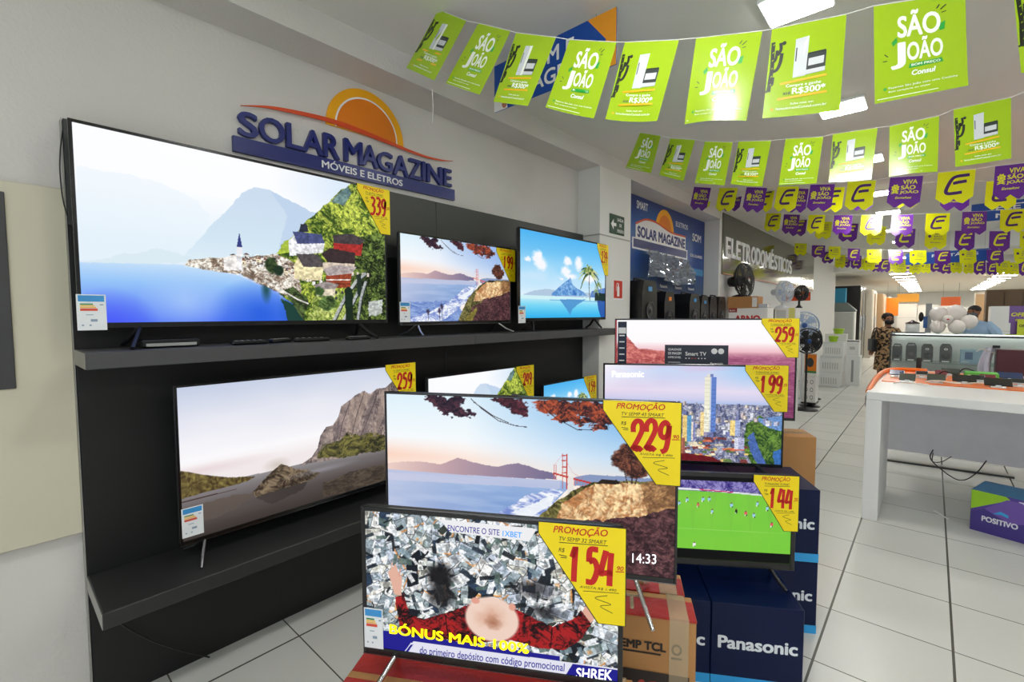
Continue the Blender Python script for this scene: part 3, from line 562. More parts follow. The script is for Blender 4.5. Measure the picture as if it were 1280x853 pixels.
def art_cash(n=400):
    c = Cv(n, int(n*.58), (34, 42, 50)); rg = random.Random(11)
    for i in range(560):
        u, v = rg.uniform(-20, 1020), rg.uniform(-20, 950); a = rg.uniform(0, math.pi); L = rg.uniform(30, 62); w_ = L*rg.uniform(.38, .5); asp = 1.72
        def q(x, y): return (u+(x*math.cos(a)-y*math.sin(a)), v+(x*math.sin(a)+y*math.cos(a))*asp)
        g = rg.choice([(206, 214, 222), (226, 230, 232), (172, 186, 190), (240, 240, 238), (150, 164, 172), (190, 200, 214), (206, 206, 196)])
        if rg.random() < .13: g = rg.choice([(22, 28, 36), (44, 62, 84), (58, 66, 60)])
        c.pol([q(-L, -w_), (q(L, -w_)), q(L, w_), q(-L, w_)], tuple(x*.45 for x in g)); c.pol([q(-L+3, -w_+3), q(L-3, -w_+3), q(L-3, w_-3), q(-L+3, w_-3)], g)
        if sum(g) > 400:
            c.pol([q(-L*.22, -w_*.7), q(L*.22, -w_*.7), q(L*.22, w_*.7), q(-L*.22, w_*.7)], tuple(x*.62 for x in g), .8); c.pol([q(L*.5, -w_*.5), q(L*.85, -w_*.5), q(L*.85, w_*.2), q(L*.5, w_*.2)], rg.choice([(120, 140, 130), (226, 160, 90), (140, 156, 170)]), .6)
            if rg.random() < .3: c.pol([q(-L, -w_), q(L, -w_), q(L, -w_*.7), q(-L, -w_*.7)], (232, 150, 70), .7)
    for i in range(420):
        u, v = rg.uniform(0, 1000), rg.uniform(0, 900); a = rg.uniform(0, math.pi); L = rg.uniform(10, 30); w_ = L*rg.uniform(.15, .5)
        def q(x, y): return (u+(x*math.cos(a)-y*math.sin(a)), v+(x*math.sin(a)+y*math.cos(a))*1.72)
        c.pol([q(-L, -w_), q(L, -w_), q(L, w_), q(-L, w_)], rg.choice([(250, 250, 250), (240, 244, 248), (20, 26, 32), (34, 44, 56), (120, 140, 150), (232, 236, 230), (90, 110, 104)]), .85)
    c.grain(.28, 130, 80, 9)
    c.el(315, 420, 70, 110, (16, 14, 16), .95, .5, 20); c.el(320, 560, 70, 110, (24, 22, 24), .9, .6, 20); c.el(690, 440, 110, 90, (26, 24, 28), .7, .7, 30); c.el(730, 590, 90, 60, (20, 20, 24), .8, .7, 30)
    J = c.tex((20, 8, 12), (168, 30, 32), 50, 34, 6, 3.4, 3)
    c.pol(P('123,614 161,583 187,729 248,744 348,671 446,593 605,582 651,616 758,686 836,614 865,548 912,597 871,742 806,834 703,848 604,816 429,881 314,874 195,902 144,855'), J, 1, 8)
    c.line(P('146,679 165,851'), 6, (12, 8, 10)); c.line(P('335,696 347,866'), 8, (14, 8, 10), .8); c.line(P('758,692 752,836'), 8, (14, 8, 10), .8); c.line(P('836,630 871,731'), 7, (14, 8, 10), .8)
    c.pol(P('108,407 129,368 139,424 155,456 150,596 120,591 107,500 94,433'), (226, 176, 156), 1, 5); c.line(P('108,430 115,359'), 9, (226, 176, 156)); c.line(P('142,458 149,399'), 9, (216, 160, 140))
    c.pol(P('871,557 888,500 912,527 924,578 900,627'), (222, 170, 150), 1, 5)
    c.el(*P('524,686')[0], 112, 165, (238, 208, 192), 1, .1); c.el(*P('516,668')[0], 78, 100, (206, 150, 122), .75, 1., 24); c.el(*P('529,710')[0], 40, 60, (146, 84, 56), .7, 1., 24); c.el(*P('478,620')[0], 40, 50, (244, 218, 204), .6, 1.)
    c.el(*P('459,567')[0], 20, 26, (226, 160, 140), 1, .3); c.el(*P('605,582')[0], 16, 30, (226, 160, 140), 1, .3)
    NV = (28, 26, 140)
    c.pol([(118, 880), (118, 1000), (1000, 1000), (1000, 965), (720, 942), (360, 890)], NV, 1) if 0 else None
    c.pol(P('-24,870 89,868 477,881 666,880 788,883 788,993 789,1093 -27,1087'), NV)
    c.pol(P('167,1009 199,919 604,918 1023,910 1024,991 1024,1083 848,1038'), (226, 226, 240)); c.pol(P('157,1012 188,933 209,934 177,1013'), (222, 222, 244)); c.pol(P('164,1004 188,945 198,943 174,1008'), NV)
    c.pol(P('789,1071 836,920 1052,924 1053,1129'), NV)
    c.pol(P('316,18 700,27 670,118 358,101'), (238, 238, 240))
    return c
# ------------------------------------------------------------------ televisions
TVS={
'lake':(1.336,.77,(-2.37,.897,1.552),90,(.012,.012,.022)),
'bayw':(.985,.555,(-2.35,2.128,1.537),90,(.010,.010,.022)),
'palm':(1.21,.682,(-2.24,3.193,1.552),90,(.012,.012,.022)),
'rock':(1.19,.68,(-2.30,1.092,.635),90,(.012,.012,.020)),
'hill':(.97,.56,(-2.30,2.275,.655),90,(.010,.010,.020)),
'plmb':(.74,.43,(-2.30,3.315,.608),90,(.010,.010,.020)),
'cash':(.73,.435,(-.879,.871,.623),30.7,(.013,.013,.022)),
'bay':(.961,.56,(-.971,1.129,.778),28.8,(.008,.008,.018)),
'city':(.961,.56,(-.983,2.59,.762),32.3,(.010,.010,.018)),
'pink':(1.12,.65,(-1.112,3.109,.920),29.5,(.010,.010,.018)),
'ball':(.73,.435,(-.724,2.167,.443),34.3,(.018,.020,.030)),
}

YEL = M('price_card_yellow', (255, 226, 0), .5, noise=.01); INK = M('marker_red', (206, 22, 18), .6, noise=.12, scale=60); PEN = M('marker_black', (40, 34, 20), .6); CARD = M('card_edge', (46, 44, 20), .6)
SCRM = MA('screen_picture', 1.0, .35, .12)
TXW = M('screen_white', (250, 250, 255), .3, noise=0, emit=1.0, spec=.1); TXY = M('screen_yellow', (255, 238, 20), .3, noise=0, emit=1.0, spec=.1); TXN = M('screen_navy', (44, 44, 120), .3, noise=0, emit=1., spec=.1); TXB = M('screen_blue', (50, 130, 220), .3, noise=0, emit=1., spec=.1)
BEZ = M('gloss_black', (14, 14, 16), .18, noise=.05, spec=.6); BACK = M('matt_black_shell', (20, 20, 21), .5)
STK = [M('sticker_white', (236, 240, 242), .5), M('sticker_blue', (60, 150, 214), .5), M('sticker_green', (40, 140, 70), .5), M('sticker_amber', (240, 190, 70), .5), M('sticker_red', (226, 84, 60), .5), M('sticker_grey', (140, 160, 180), .5)]
DIG = {'1': [[(.15, .72), (.45, .98), (.5, .95), (.48, .5), (.5, .02)]], '2': [[(.12, .62), (.1, .85), (.35, 1.), (.7, .95), (.8, .7), (.55, .4), (.15, .05), (.25, .12), (.5, .03), (.6, .1), (.9, .0)]],
       '3': [[(.1, .95), (.5, 1.), (.8, .85), (.6, .6), (.35, .54)], [(.35, .54), (.8, .45), (.85, .2), (.5, .0), (.1, .06)]],
       '4': [[(.35, 1.), (.08, .38), (.3, .36), (.9, .38)], [(.72, .95), (.70, .5), (.72, .0)]], '5': [[(.85, .97), (.3, .95), (.24, .6)], [(.24, .6), (.6, .66), (.85, .4), (.6, .05), (.1, .03)]],
       '9': [[(.8, .88), (.5, 1.), (.2, .85), (.18, .6), (.45, .48), (.75, .6), (.82, .9)], [(.82, .9), (.8, .5), (.65, .1), (.3, .0)]], '0': [[(.5, 1.), (.2, .8), (.12, .4), (.3, .04), (.65, .02), (.85, .4), (.8, .8), (.5, 1.)]]}
def price_sign(Mw, price, sub, label, w=.222, h=.25):
    t = thing('price_sign', label, 'price sign', (0, 0, 0), 0, 'yellow handwritten price signs'); t.matrix_world = Mw
    F_ = front(-w/2, -.0015, 0); pts = [(0, h), (w, h), (w, 0), (.70*w, 0), (0, .885*h)]
    b = MB(); e = .0022
    b.prism([(-e, h+e*.3), (w+e, h+e*.3), (w+e, -e), (.70*w-e, -e), (-e, .885*h-e*.4)], -.0012, 0, 1, F_); b.prism(pts, .0001, .0008, 0, F_); b.build('card', [YEL, CARD], t)
    b = MB(); z = .0012
    def q(x, y): return (x*w, (1-y)*h)
    V, Fc, _ = textshape('PROMOÇÃO', .012, .25); b.add([((.17+p[0]*.63)*w, (1-.115+p[1]*.105)*h+.006*math.sin(p[0]*9)*h, z+p[2]) for p in V], Fc, 0, F_)
    n = len(price); x0, x1, y0, y1 = .37, .88, .215, .60
    for k, ch in enumerate(price):
        dw = (x1-x0)/n; ox = x0+k*dw; kx = .55 if ch == '1' else .95
        for pl_ in DIG[ch]: b.stroke(cr([q(ox+px*dw*kx+.03*(1-.5) - .02*(1-py), y1+(y0-y1)*(py*.94+.03*(k % 2))) for px, py in pl_], 6), .015*w/.222, 0, F_, z)
    V, Fc, _ = textshape('90', .01, .2); b.add([((.905+p[0]*.075)*w, (1-.43+p[1]*.045)*h, z+p[2]) for p in V], Fc, 0, F_); b.stroke([q(.89, .445), q(.985, .44)], .0025, 0, F_, z)
    b.build('red_writing', INK, t)
    b = MB()
    V, Fc, _ = textshape(sub, 0, .2); b.add([((.24+p[0]*.55)*w, (1-.175+p[1]*.042)*h, z+p[2]) for p in V], Fc, 0, F_); b.stroke([q(.24, .195), q(.8, .187)], .0018, 0, F_, z)
    V, Fc, _ = textshape('R$', 0, .2); b.add([((.235+p[0]*.07)*w, (1-.30+p[1]*.05)*h, z+p[2]) for p in V], Fc, 0, F_); b.stroke([q(.24, .325), q(.33, .335)], .002, 0, F_, z); b.stroke([q(.26, .35), q(.33, .352)], .002, 0, F_, z)
    V, Fc, _ = textshape('AVISTA R$ 1.490', 0, .2); b.add([((.48+p[0]*.42)*w, (1-.655+p[1]*.03)*h, z+p[2]) for p in V], Fc, 0, F_); b.stroke([q(.52, .68), q(.93, .665)], .0015, 0, F_, z)
    b.stroke(cr([q(.80, .70), q(.66, .74), q(.84, .79), q(.72, .82), q(.86, .88)], 6), .0016, 0, F_, z); b.build('black_writing', PEN, t); return t
def television(key, label, cv, feet, price, plabel, sub, stand='chrome', sticker=None, over=.03, ptop=.005, psize=(.222, .25), group=None, fx=.36, fwd=.105):
    w, h, (x, y, z), th, (bs, bt, bb) = TVS[key]
    t = thing('television', label, 'television', (x, y, z-feet), th, group); g = feet
    b = MB(); b.box(-w/2, -w/2+bs, 0, .012, g, g+h, bev=.0015); b.box(w/2-bs, w/2, 0, .012, g, g+h, bev=.0015); b.box(-w/2+bs*.9, w/2-bs*.9, 0, .012, g+h-bt, g+h, bev=.0015); b.box(-w/2+bs*.9, w/2-bs*.9, 0, .012, g, g+bb, bev=.0015)
    bez = b.build('bezel', BEZ, t)
    MB().box(-w/2, w/2, -.0012, -.0004, g+.001, g+.004).build('metal_edge', M('dark_chrome', (120, 122, 126), .2, metal=1.), bez) if stand == 'chrome' else None
    b = MB(); b.box(-w/2+.002, w/2-.002, .0125, .034, g+.002, g+h-.002, bev=.006); b.prism([(-w*.36, g+.03), (w*.36, g+.03), (w*.33, g+h*.62), (-w*.33, g+h*.62)], .034, .062, 0, fr((0, 0, 0), (1, 0, 0), (0, 0, 1), (0, 1, 0))); b.build('back_cover', BACK, t)
    sw, sh = w-2*bs, h-bt-bb
    cv.mesh('screen', front(-sw/2, .003, g+bb), sw, sh, SCRM, t)
    lm = {'chrome': SILV, 'black': BP}[stand]; r = .0075 if stand == 'chrome' else .009
    for s in (-1, 1):
        b = MB(); x0 = s*fx*w
        b.tube([(x0, .018, g+.01), (x0+s*.028, -fwd*.43, g*.45), (x0+s*.05, -fwd, .006)], [r, r, r*.85], 8); b.tube([(x0, .018, g+.01), (x0+s*.028, .075, g*.45), (x0+s*.05, .135, .006)], [r, r, r*.85], 8); b.build('leg', lm, t)
    if sticker:
        sx, sz, sw_, sh_ = sticker; T = front(-w/2+sx, -.002, g+sz); b = MB(); b.prism([(0, 0), (sw_, 0), (sw_, sh_), (0, sh_)], 0, .0006, 0, T)
        def rc(a, c_, d, e, mi): b.poly([(a*sw_, c_*sh_), (d*sw_, c_*sh_), (d*sw_, e*sh_), (a*sw_, e*sh_)], mi, T, .0009)
        rc(.06, .80, .94, .97, 1); rc(.12, .71, .55, .745, 2); rc(.12, .665, .60, .70, 3); rc(.12, .62, .65, .655, 3); rc(.12, .54, .70, .61, 4); rc(.45, .24, .68, .31, 5); rc(.78, .70, .9, .73, 5); rc(.3, .42, .55, .44, 5); rc(.15, .12, .22, .16, 5); rc(.4, .12, .47, .16, 5); b.build('energy_label', STK, t)
    bpy.context.view_layer.update()
    if price:
        pw, ph = psize; Mw = Matrix.Translation((x, y, z-feet)) @ Matrix.Rotation(R(th), 4, 'Z') @ Matrix.Translation((w/2+over-pw/2, -.003, g+h+ptop-ph))
        price_sign(Mw, price, sub, plabel, pw, ph)
    return t
G1 = 'televisions on the wall shelves'; G2 = 'televisions stacked on cartons'
lake = art_lake(520)
television('lake', 'largest television, lakeside village on screen, at left end of upper shelf', lake, .082, '339', 'yellow sign with red 339 on the largest television', 'TV 60 POL SMART', 'black', (-.004, -.006, .085, .135), .022, -.003, (.205, .255), G1)
television('bayw', 'television with a pale red bridge bay view on upper shelf, middle of three', art_bay(260, 1), .067, '199', 'yellow sign with red 199 on the middle television of upper shelf', 'TV SEMP 43 SMART', 'chrome', (-.004, .02, .075, .12), .04, -.012, (.20, .235), G1)
television('palm', 'television showing palm trees and turquoise lagoon at right end of upper shelf', art_palm(), .08, '239', 'yellow sign with red 239 on the palm tree television', 'TV 55 POL SMART', 'black', (-.015, -.015, .08, .125), .03, -.005, (.19, .275), G1, .36, .03)
television('rock', 'television showing grey beach, boulder and cliffs at left end of lower shelf', art_rock(420), .075, '259', 'yellow sign with red 259 on the grey beach television', 'TV SEMP 55 SMART', 'chrome', (.008, .035, .078, .125), .012, .002, (.205, .25), G1, .42)
television('hill', 'television with lilac sky and green hill, mostly hidden on lower shelf', art_lake(200), .095, '249', 'yellow sign with red 249 on the half hidden lower shelf television', 'TV SEMP 50 SMART', 'chrome', None, .06, -.004, (.205, .25), G1)
television('plmb', 'small television with palm picture peeking above the big bay screen', art_palm(200), .048, '159', 'yellow sign with red 159 on the small palm picture television', 'TV 32 POL SMART', 'black', None, .05, .005, (.205, .25), G1)
tv_cash = television('cash', 'front television showing a man lying on banknotes with bonus advert', art_cash(520), .068, '154', 'yellow sign with red 154 on the frontmost television', 'TV SEMP 32 SMART', 'chrome', (.006, .022, .058, .118), .004, -.001, (.222, .255), G2)
tv_bay = television('bay', 'large television showing red suspension bridge, bay and cliff, clock 14:33', art_bay(460), .088, '229', 'yellow sign with red 229 on the big bridge television', 'TV SEMP 43 SMART', 'chrome', None, .004, -.001, (.226, .25), G2, .37)
tv_city = television('city', 'television showing city skyline with tall tower, behind the bridge television', art_city(400), .028, '199', 'yellow sign with red 199 on the city skyline television', 'TV PANASONIC 40 SMART', 'black', None, .012, 0, (.215, .25), G2)
tv_pink = television('pink', 'rearmost stacked television with pink desert picture and smart tv card', art_pink(), .07, '259', 'yellow sign with red 259 on the rear pink desert television', 'TV PANASONIC 50 SMART', 'black', None, .005, 0, (.215, .245), G2)
tv_ball = television('ball', 'small television showing green football match on blue cartons', art_ball(), .073, '144', 'yellow sign with red 144 on the football television', 'TV PANASONIC 32 SMART', 'black', None, .006, .0, (.19, .25), G2, .36, .05)
def captions(tv, key, feet, items):
    w, h, _, _, (bs, bt, bb) = TVS[key]; sw, sh = w-2*bs, h-bt-bb
    for name, s, u0, v0, u1, v1, u2, v2, mat, bold in items:    # baseline runs (u0,v0)->(u1,v1), height to (u2,v2)
        V, F_, _ = textshape(s, bold); T = front(-sw/2, .0024, feet+bb)
        pt = [((u0+(u1-u0)*p[0]+(u2-u0)*p[1])/1000*sw, (1-(v0+(v1-v0)*p[0]+(v2-v0)*p[1])/1000)*sh, p[2]) for p in V]
        MB().add(pt, F_, 0, T).build(name, mat, tv)
def cap(name, s, p, mat, bold): return (name, s, p[0][0], p[0][1], p[1][0], p[1][1], p[2][0], p[2][1], mat, bold)
captions(tv_cash, 'cash', .068, [cap('caption', 'BÓNUS MAIS 100%', P('96,885 669,896 98,795'), TXY, .03), cap('caption', 'do primeiro depósito com código promocional', P('225,1018 804,998 227,947'), TXN, .012),
    cap('caption', 'SHREK', P('848,1016 980,997 850,944'), TXW, .015), cap('caption', 'ENCONTRE O SITE', P('349,94 556,95 350,52'), TXN, .01), cap('caption', '1XBET', P('568,96 642,98 569,58'), TXB, .015)])
captions(tv_bay, 'bay', .088, [cap('clock', '14:33', P('870,934 945,926 870,877'), TXW, 0)])
captions(tv_city, 'city', .028, [cap('caption', 'Panasonic', P('42,134 229,127 42,65'), TXW, .015)])
# pieces stuck to the pink desert television
w, h = 1.12, .65; g = .07
DKB = M('label_navy', (22, 34, 62), .5); b = MB(); T = front(-w/2, -.004, g)
b.prism([(.02, .25), (.078, .25), (.078, h-.02), (.02, h-.02)], 0, .001, 0, T)
for k in range(8): b.poly([(.03, .28+k*.042), (.065, .28+k*.042), (.065, .288+k*.042), (.03, .288+k*.042)], 1, T, .0014)
b.prism([(.004, .25), (.014, .25), (.014, h-.01), (.004, h-.01)], 0, .001, 2, T); b.prism([(.024, h-.10), (.074, h-.10), (.074, h-.06), (.024, h-.06)], .001, .0013, 1, T)
b.build('feature_label', [DKB, WHT, M('label_red', (190, 60, 70), .5)], tv_pink, 'blue vertical feature strip')
t = thing('smart_tv_card', 'dark card reading Smart TV in front of the pink desert television', 'sign', (0, 0, 0)); bpy.context.view_layer.update()
t.matrix_world = Matrix.Translation((-1.112, 3.109, .85)) @ Matrix.Rotation(R(29.5), 4, 'Z') @ Matrix.Translation((-.06, -.10, .0)) @ Matrix.Translation((0, 0, 0))
MB().box(-.185, .195, -.004, .0, .37, .553, bev=.001).box(-.03, .04, 0, .004, 0, .40, bev=.001).box(-.05, .06, -.06, .06, 0, .006, bev=.001).build('card', M('card_charcoal', (46, 50, 66), .5), t)
b = MB(); T = front(0, -.0046, .09)
for k, s in enumerate(('QUALIDADE', 'DE IMAGEM', 'IMPECÁVEL')): b.text(s, -.165, .425-k*.024, -.085, .441-k*.024, 0, T, bold=.02)
b.text('Smart TV', -.06, .395, .065, .420, 0, T, bold=.02); b.text('Panasonic', .09, .342, .165, .354, 0, T, bold=.03); b.ell(.112, .425, .018, .018, 0, T); b.ell(.152, .425, .018, .018, 0, T)
for k in range(7): b.poly([(-.06+k*.019, .375), (-.052+k*.019, .375), (-.052+k*.019, .381), (-.06+k*.019, .381)], 0 if k not in (2, 3) else 1, T)
b.poly([(-.165, .35), (-.09, .35), (-.09, .353), (-.165, .353)], 0, T); b.build('lettering', [WHT, RED], t)
# ------------------------------------------------------------------ cartons under the televisions
NVY = M('carton_navy', (4, 19, 60), .34, noise=.08, scale=6, spec=.22); CYN = M('carton_cyan', (40, 160, 226), .45); LTR = M('carton_white_print', (226, 232, 238), .5)
def cube(cx, cy, z, th, label, group, s=.365):
    t = thing('display_cube', label, 'carton', (cx, cy, z), th, group)
    b = MB(); b.box(0-s, 0, 0, s, 0, s, 0, None, .003); e = .0006
    b.poly([(-s, 0), (0, 0), (0, .043), (-s, .043)], 1, front(0, -e, 0)); b.poly([(0, 0), (s, 0), (s, .043), (0, .043)], 1, onwall(0, 0, e)); b.poly([(-s, 0), (0, 0), (0, .043), (-s, .043)], 1, fr((-s, s+e, 0), (-1, 0, 0), (0, 0, 1), (0, 1, 0)))
    b.text('Panasonic', -.338, .165, -.022, .222, 2, front(0, -e, 0), bold=.035); b.text('Panasonic', .022, .165, .338, .222, 2, onwall(0, 0, e), bold=.035)
    b.build('box', [NVY, CYN, LTR], t)
c31, s31 = math.cos(R(31.5)), math.sin(R(31.5))
FL = ['navy cube carton with full Panasonic print under the football television', 'navy cube carton beside the brown carton, only its right end visible']
for k in range(2): cube(-.352-k*.368*c31, 2.215-k*.368*s31, 0, 31.5, FL[k], 'front row of navy cube cartons')
for k in range(3):
    for j in range(2):
        lab = [['lower navy cube carton at right end of the rear pair, on the floor', 'upper navy cube carton at right end of the rear pair'], ['lower middle navy cube carton of rear row, hidden behind football television', 'upper middle navy cube carton of rear row under the city television'], ['lower navy cube carton at hidden left end of rear row', 'upper navy cube carton at hidden left end of rear row']][k][j]
        cube(-.379-k*.368*c31, 2.694-k*.368*s31, j*.3665, 31.5, lab, 'rear stack of navy cube cartons')
KRAFT = M('kraft_card', (176, 126, 72), .6, noise=.10, scale=5, bump=.06, bscale=80); KRED = M('carton_red', (170, 40, 34), .28, noise=.22, scale=9, bump=.35, bscale=30); TAPE = M('clear_tape', (216, 196, 160), .1, noise=.1, scale=20, alpha=.35); PRN = M('carton_black_print', (38, 26, 20), .6)
def carton(name, label, loc, th, w, d, h, group=None, print_=True, dark=False):
    t = thing(name, label, 'carton', loc, th, group)      # origin: front right bottom corner
    b = MB(); b.box(-w, 0, 0, d, 0, h-.004, 0, None, .004); top = fr((0, 0, h), (1, 0, 0), (0, 1, 0), (0, 0, 1))
    b.box(-w-.0012, .0012, -.0012, d*.80, h-.007, h, 1, None, .002); b.box(-w-.0010, .0010, d*.80, d+.001, h-.0065, h-.0005, 0, None, .002); b.box(-w-.001, -w+.05, -.0012, .0, h-.10, h-.02, 1) if not print_ else None; F_ = front(0, -.0018, 0)
    if print_:
        b.text('SEMP TCL', -.235, h-.108, -.085, h-.080, 2, F_, bold=.05); b.poly([(-.235, h-.120), (-.10, h-.120), (-.10, h-.114), (-.235, h-.114)], 2, F_)
        b.ell(-.055, h-.095, .015, .018, 2, F_, inner=.6); b.poly([(-.07, h-.125), (-.04, h-.125), (-.04, h-.119), (-.07, h-.119)], 2, F_)
        b.poly([(-w, h-.62), (-.018, h-.62), (-.018, h-.175), (-w, h-.165)], 2, F_); b.text('43"', -.20, h-.30, -.045, h-.20, 1, F_, bold=.05, z=.0004); b.text('SMART TV', -.62, h-.32, -.26, h-.21, 3, F_, bold=.03, z=.0004)
        b.text('LED', -.56, .002, -.44, d-.02, 3, top, bold=.03, z=.0006); b.text('SMART', -.40, .02, -.16, d-.02, 3, top, bold=.03, z=.0006)
    b.build('box', [KRAFT, KRED, PRN, TAPE], t)
    b = MB(); b.box(-w*.02-.055, -w*.02, -.0024, -.0014, h-.22, h+.0014, 0, None); b.box(-w*.02-.055, -w*.02, -.0024, d+.0024, h+.0003, h+.0016, 0, None); b.build('tape', TAPE, t)
    return t
carton('television_carton', 'brown and red television carton printed SEMP TCL under the bridge television', (-.488, 1.361, 0), 28.8, 1.07, .122, .69)
carton('television_carton', 'red topped television carton close behind the SEMP TCL carton', (-.488-.124*.482-.02, 1.361+.124*.876, 0), 28.8, 1.07, .122, .688, print_=False)
carton('television_carton', 'red wrapped television carton at the bottom edge under the front television', (-1.18+.81*.860, .57+.81*.5105, 0), 30.7, .81, .118, .555)
carton('television_carton', 'red television carton behind the frontmost red wrapped carton', (-1.18+.81*.860-.12*.5105, .57+.81*.5105+.12*.860, 0), 30.7, .81, .118, .553, print_=False)
t = thing('cardboard_carton', 'tall plain brown cardboard carton under the pink desert television', 'carton', (-.498, 3.332, 0), 29.5)
MB().box(-1.27, 0, 0, .21, 0, .848, 0, None, .004).build('box', KRAFT, t)
MB().box(-1.26, -.01, .08, .13, .8485, .8498, 0).build('tape', TAPE, t)
# white straps sticking out beside the front television
for k in range(3):
    t = thing('cable_tie', 'white plastic strap beside right edge of the front television, %s from top' % ORD[k], 'strap', (-.545+.01*k, 1.075, .556), 20-15*k)
    MB().tube(cr([(0, 0, .003), (.02, -.006, .02+.012*(2-k)), (.045, -.02, .03+.016*(2-k)), (.075, -.03, .035+.02*(2-k))]), .0035, 6).build('strap', M('white_plastic', (236, 236, 236), .35), t)
# ------------------------------------------------------------------ bunting
LIME = M('lime_poster', (158, 192, 24), .22, noise=.03, scale=6, spec=.6); PW = M('print_white', (244, 248, 236), .3); PK = M('print_black', (24, 30, 16), .4); PO = M('print_orange', (244, 186, 20), .35); PG = M('print_green', (40, 160, 60), .35); PS = M('print_silver', (206, 210, 212), .3); PD = M('print_charcoal', (52, 60, 60), .3)
PUR = M('pennant_purple', (98, 40, 140), .25, noise=.04, spec=.6); PYE = M('pennant_yellow', (214, 216, 14), .25, noise=.03, spec=.6); INKP = M('print_purple', (66, 22, 92), .4); INKY = M('print_yellow', (220, 216, 20), .4)
def sheet(nx=8, ny=8, prof=None):
    V = []; F = []
    for j in range(ny+1):
        for i in range(nx+1):
            u = i/nx; v = j/ny*(prof(u) if prof else 1); V.append((u, v))
    for j in range(ny):
        for i in range(nx): a = j*(nx+1)+i; F.append((a+nx+1, a+nx+2, a+1, a))
    return V, F
def tx(s, u0, v0, u1, v1, bold=.03, shear=0): V, F, _ = textshape(s, bold, shear); return [(u0+p[0]*(u1-u0), v1+p[1]*(v0-v1), p[2]) for p in V], F
def rb(pts, w, asp=1.4): V, F = ribbon([(p[0], -p[1]*asp) for p in pts], w); return [(p[0], -p[1]/asp) for p in V], F
def qd(*pts): return list(pts), [tuple(range(len(pts)))[::-1]]
def disc(cx, cy, rx, ry, n=16, star=0):
    V = [(cx+rx*(1+(.35 if star and i % 2 else 0))*math.cos(6.2832*i/n), cy+ry*(1+(.35 if star and i % 2 else 0))*math.sin(6.2832*i/n)) for i in range(n)]; return V, [tuple(range(n))[::-1]]
def d_joao():
    L = [(sheet(), 0)]
    L += [(tx('SÃO', .27, .10, .74, .385, .03), 1), (tx('J', .19, .43, .36, .70, .03), 1), (tx('OÃO', .375, .40, .76, .635, .03), 1)]
    L += [(qd((.40, .665), (.745, .655), (.76, .70), (.39, .71)), 4), (tx('BOM PREÇO', .42, .67, .73, .70, .03), 1), (tx('Consul', .42, .735, .68, .79, .04, .2), 1)]
    L += [(tx('Façamos São João com uma Cozinha', .16, .865, .90, .89, .012), 1), (tx('Bem compacta ou maior', .16, .905, .62, .925, .012), 1), (disc(.12, .88, .02, .014), 4), (qd((.03, .965), (.7, .965), (.7, .972), (.03, .972)), 1)]
    L += [(rb([(.70, .13), (.73, .09)], .014), 2), (rb([(.74, .145), (.80, .10)], .014), 2), (rb([(.75, .18), (.80, .17)], .012), 2), (rb([(.16, .56), (.12, .53)], .012), 2), (rb([(.15, .60), (.10, .60)], .012), 2), (qd((.72, .30), (.79, .27), (.78, .36), (.73, .37)), 4), (qd((.20, .42), (.26, .37), (.27, .42), (.22, .46)), 4)]
    return L
def d_fridge():
    L = [(sheet(), 0)]
    L += [(rb(cr([(.045, .16), (.05, .3), (.06, .45), (.05, .6), (.045, .72)]), .055), 2), (rb(cr([(.06, .5), (.13, .48), (.17, .40), (.18, .30)]), .05), 2), (rb(cr([(.06, .40), (.10, .36), (.11, .26)]), .04), 2), (rb(cr([(.12, .32), (.16, .26), (.15, .18)]), .045), 2), (rb(cr([(.045, .64), (.085, .64), (.09, .56)]), .035), 2), (disc(.20, .19, .026, .02, 16, 1), 2), (rb(cr([(.0, .72), (.045, .70)]), .03), 2)]
    for k in range(6): L.append((rb([(.045+.003*k, .2+k*.09), (.07, .185+k*.09)], .012), 0, 2))
    L += [(qd((.36, .17), (.54, .155), (.53, .585), (.36, .595)), 5), (qd((.48, .16), (.54, .155), (.53, .585), (.475, .59)), 1), (qd((.375, .27), (.39, .27), (.39, .42), (.375, .42)), 2, 2), (qd((.535, .36), (.78, .35), (.775, .565), (.53, .58)), 6), (qd((.555, .41), (.755, .40), (.752, .48), (.553, .49)), 5, 2), (qd((.53, .53), (.776, .52), (.775, .565), (.53, .58)), 5, 2), (qd((.545, .345), (.77, .335), (.78, .355), (.535, .365)), 2)]
    L += [(qd((.20, .635), (.80, .60), (.80, .622), (.20, .657)), 3), (tx('Compre e ganhe', .28, .66, .74, .70, .012), 1), (tx('até', .25, .735, .35, .77, .012), 6), (tx('R$300*', .37, .70, .80, .78, .025), 1), (qd((.18, .80), (.82, .775), (.82, .797), (.18, .822)), 3)]
    L += [(tx('Saiba mais em', .36, .86, .66, .88, .01), 1), (tx('festademaioConsul.com.br', .17, .90, .83, .925, .015), 1), (disc(.12, .915, .02, .014), 3)]
    return L
def swal(u):                                   # swallow-tail lower edge
    return float(np.interp(u, [0, .27, .5, .73, 1], [.80, 1, .84, 1, .80]))
def pn(base): return (sheet(12, 5, swal), base)
def d_E(bg, ink): return [pn(bg), (rb(cr([(.86, .15), (.52, .17), (.38, .28), (.27, .56), (.31, .66), (.46, .67), (.70, .65)], 5), .105, 1.15), ink), (rb([(.44, .37), (.60, .345), (.80, .33)], .105, 1.15), ink)]
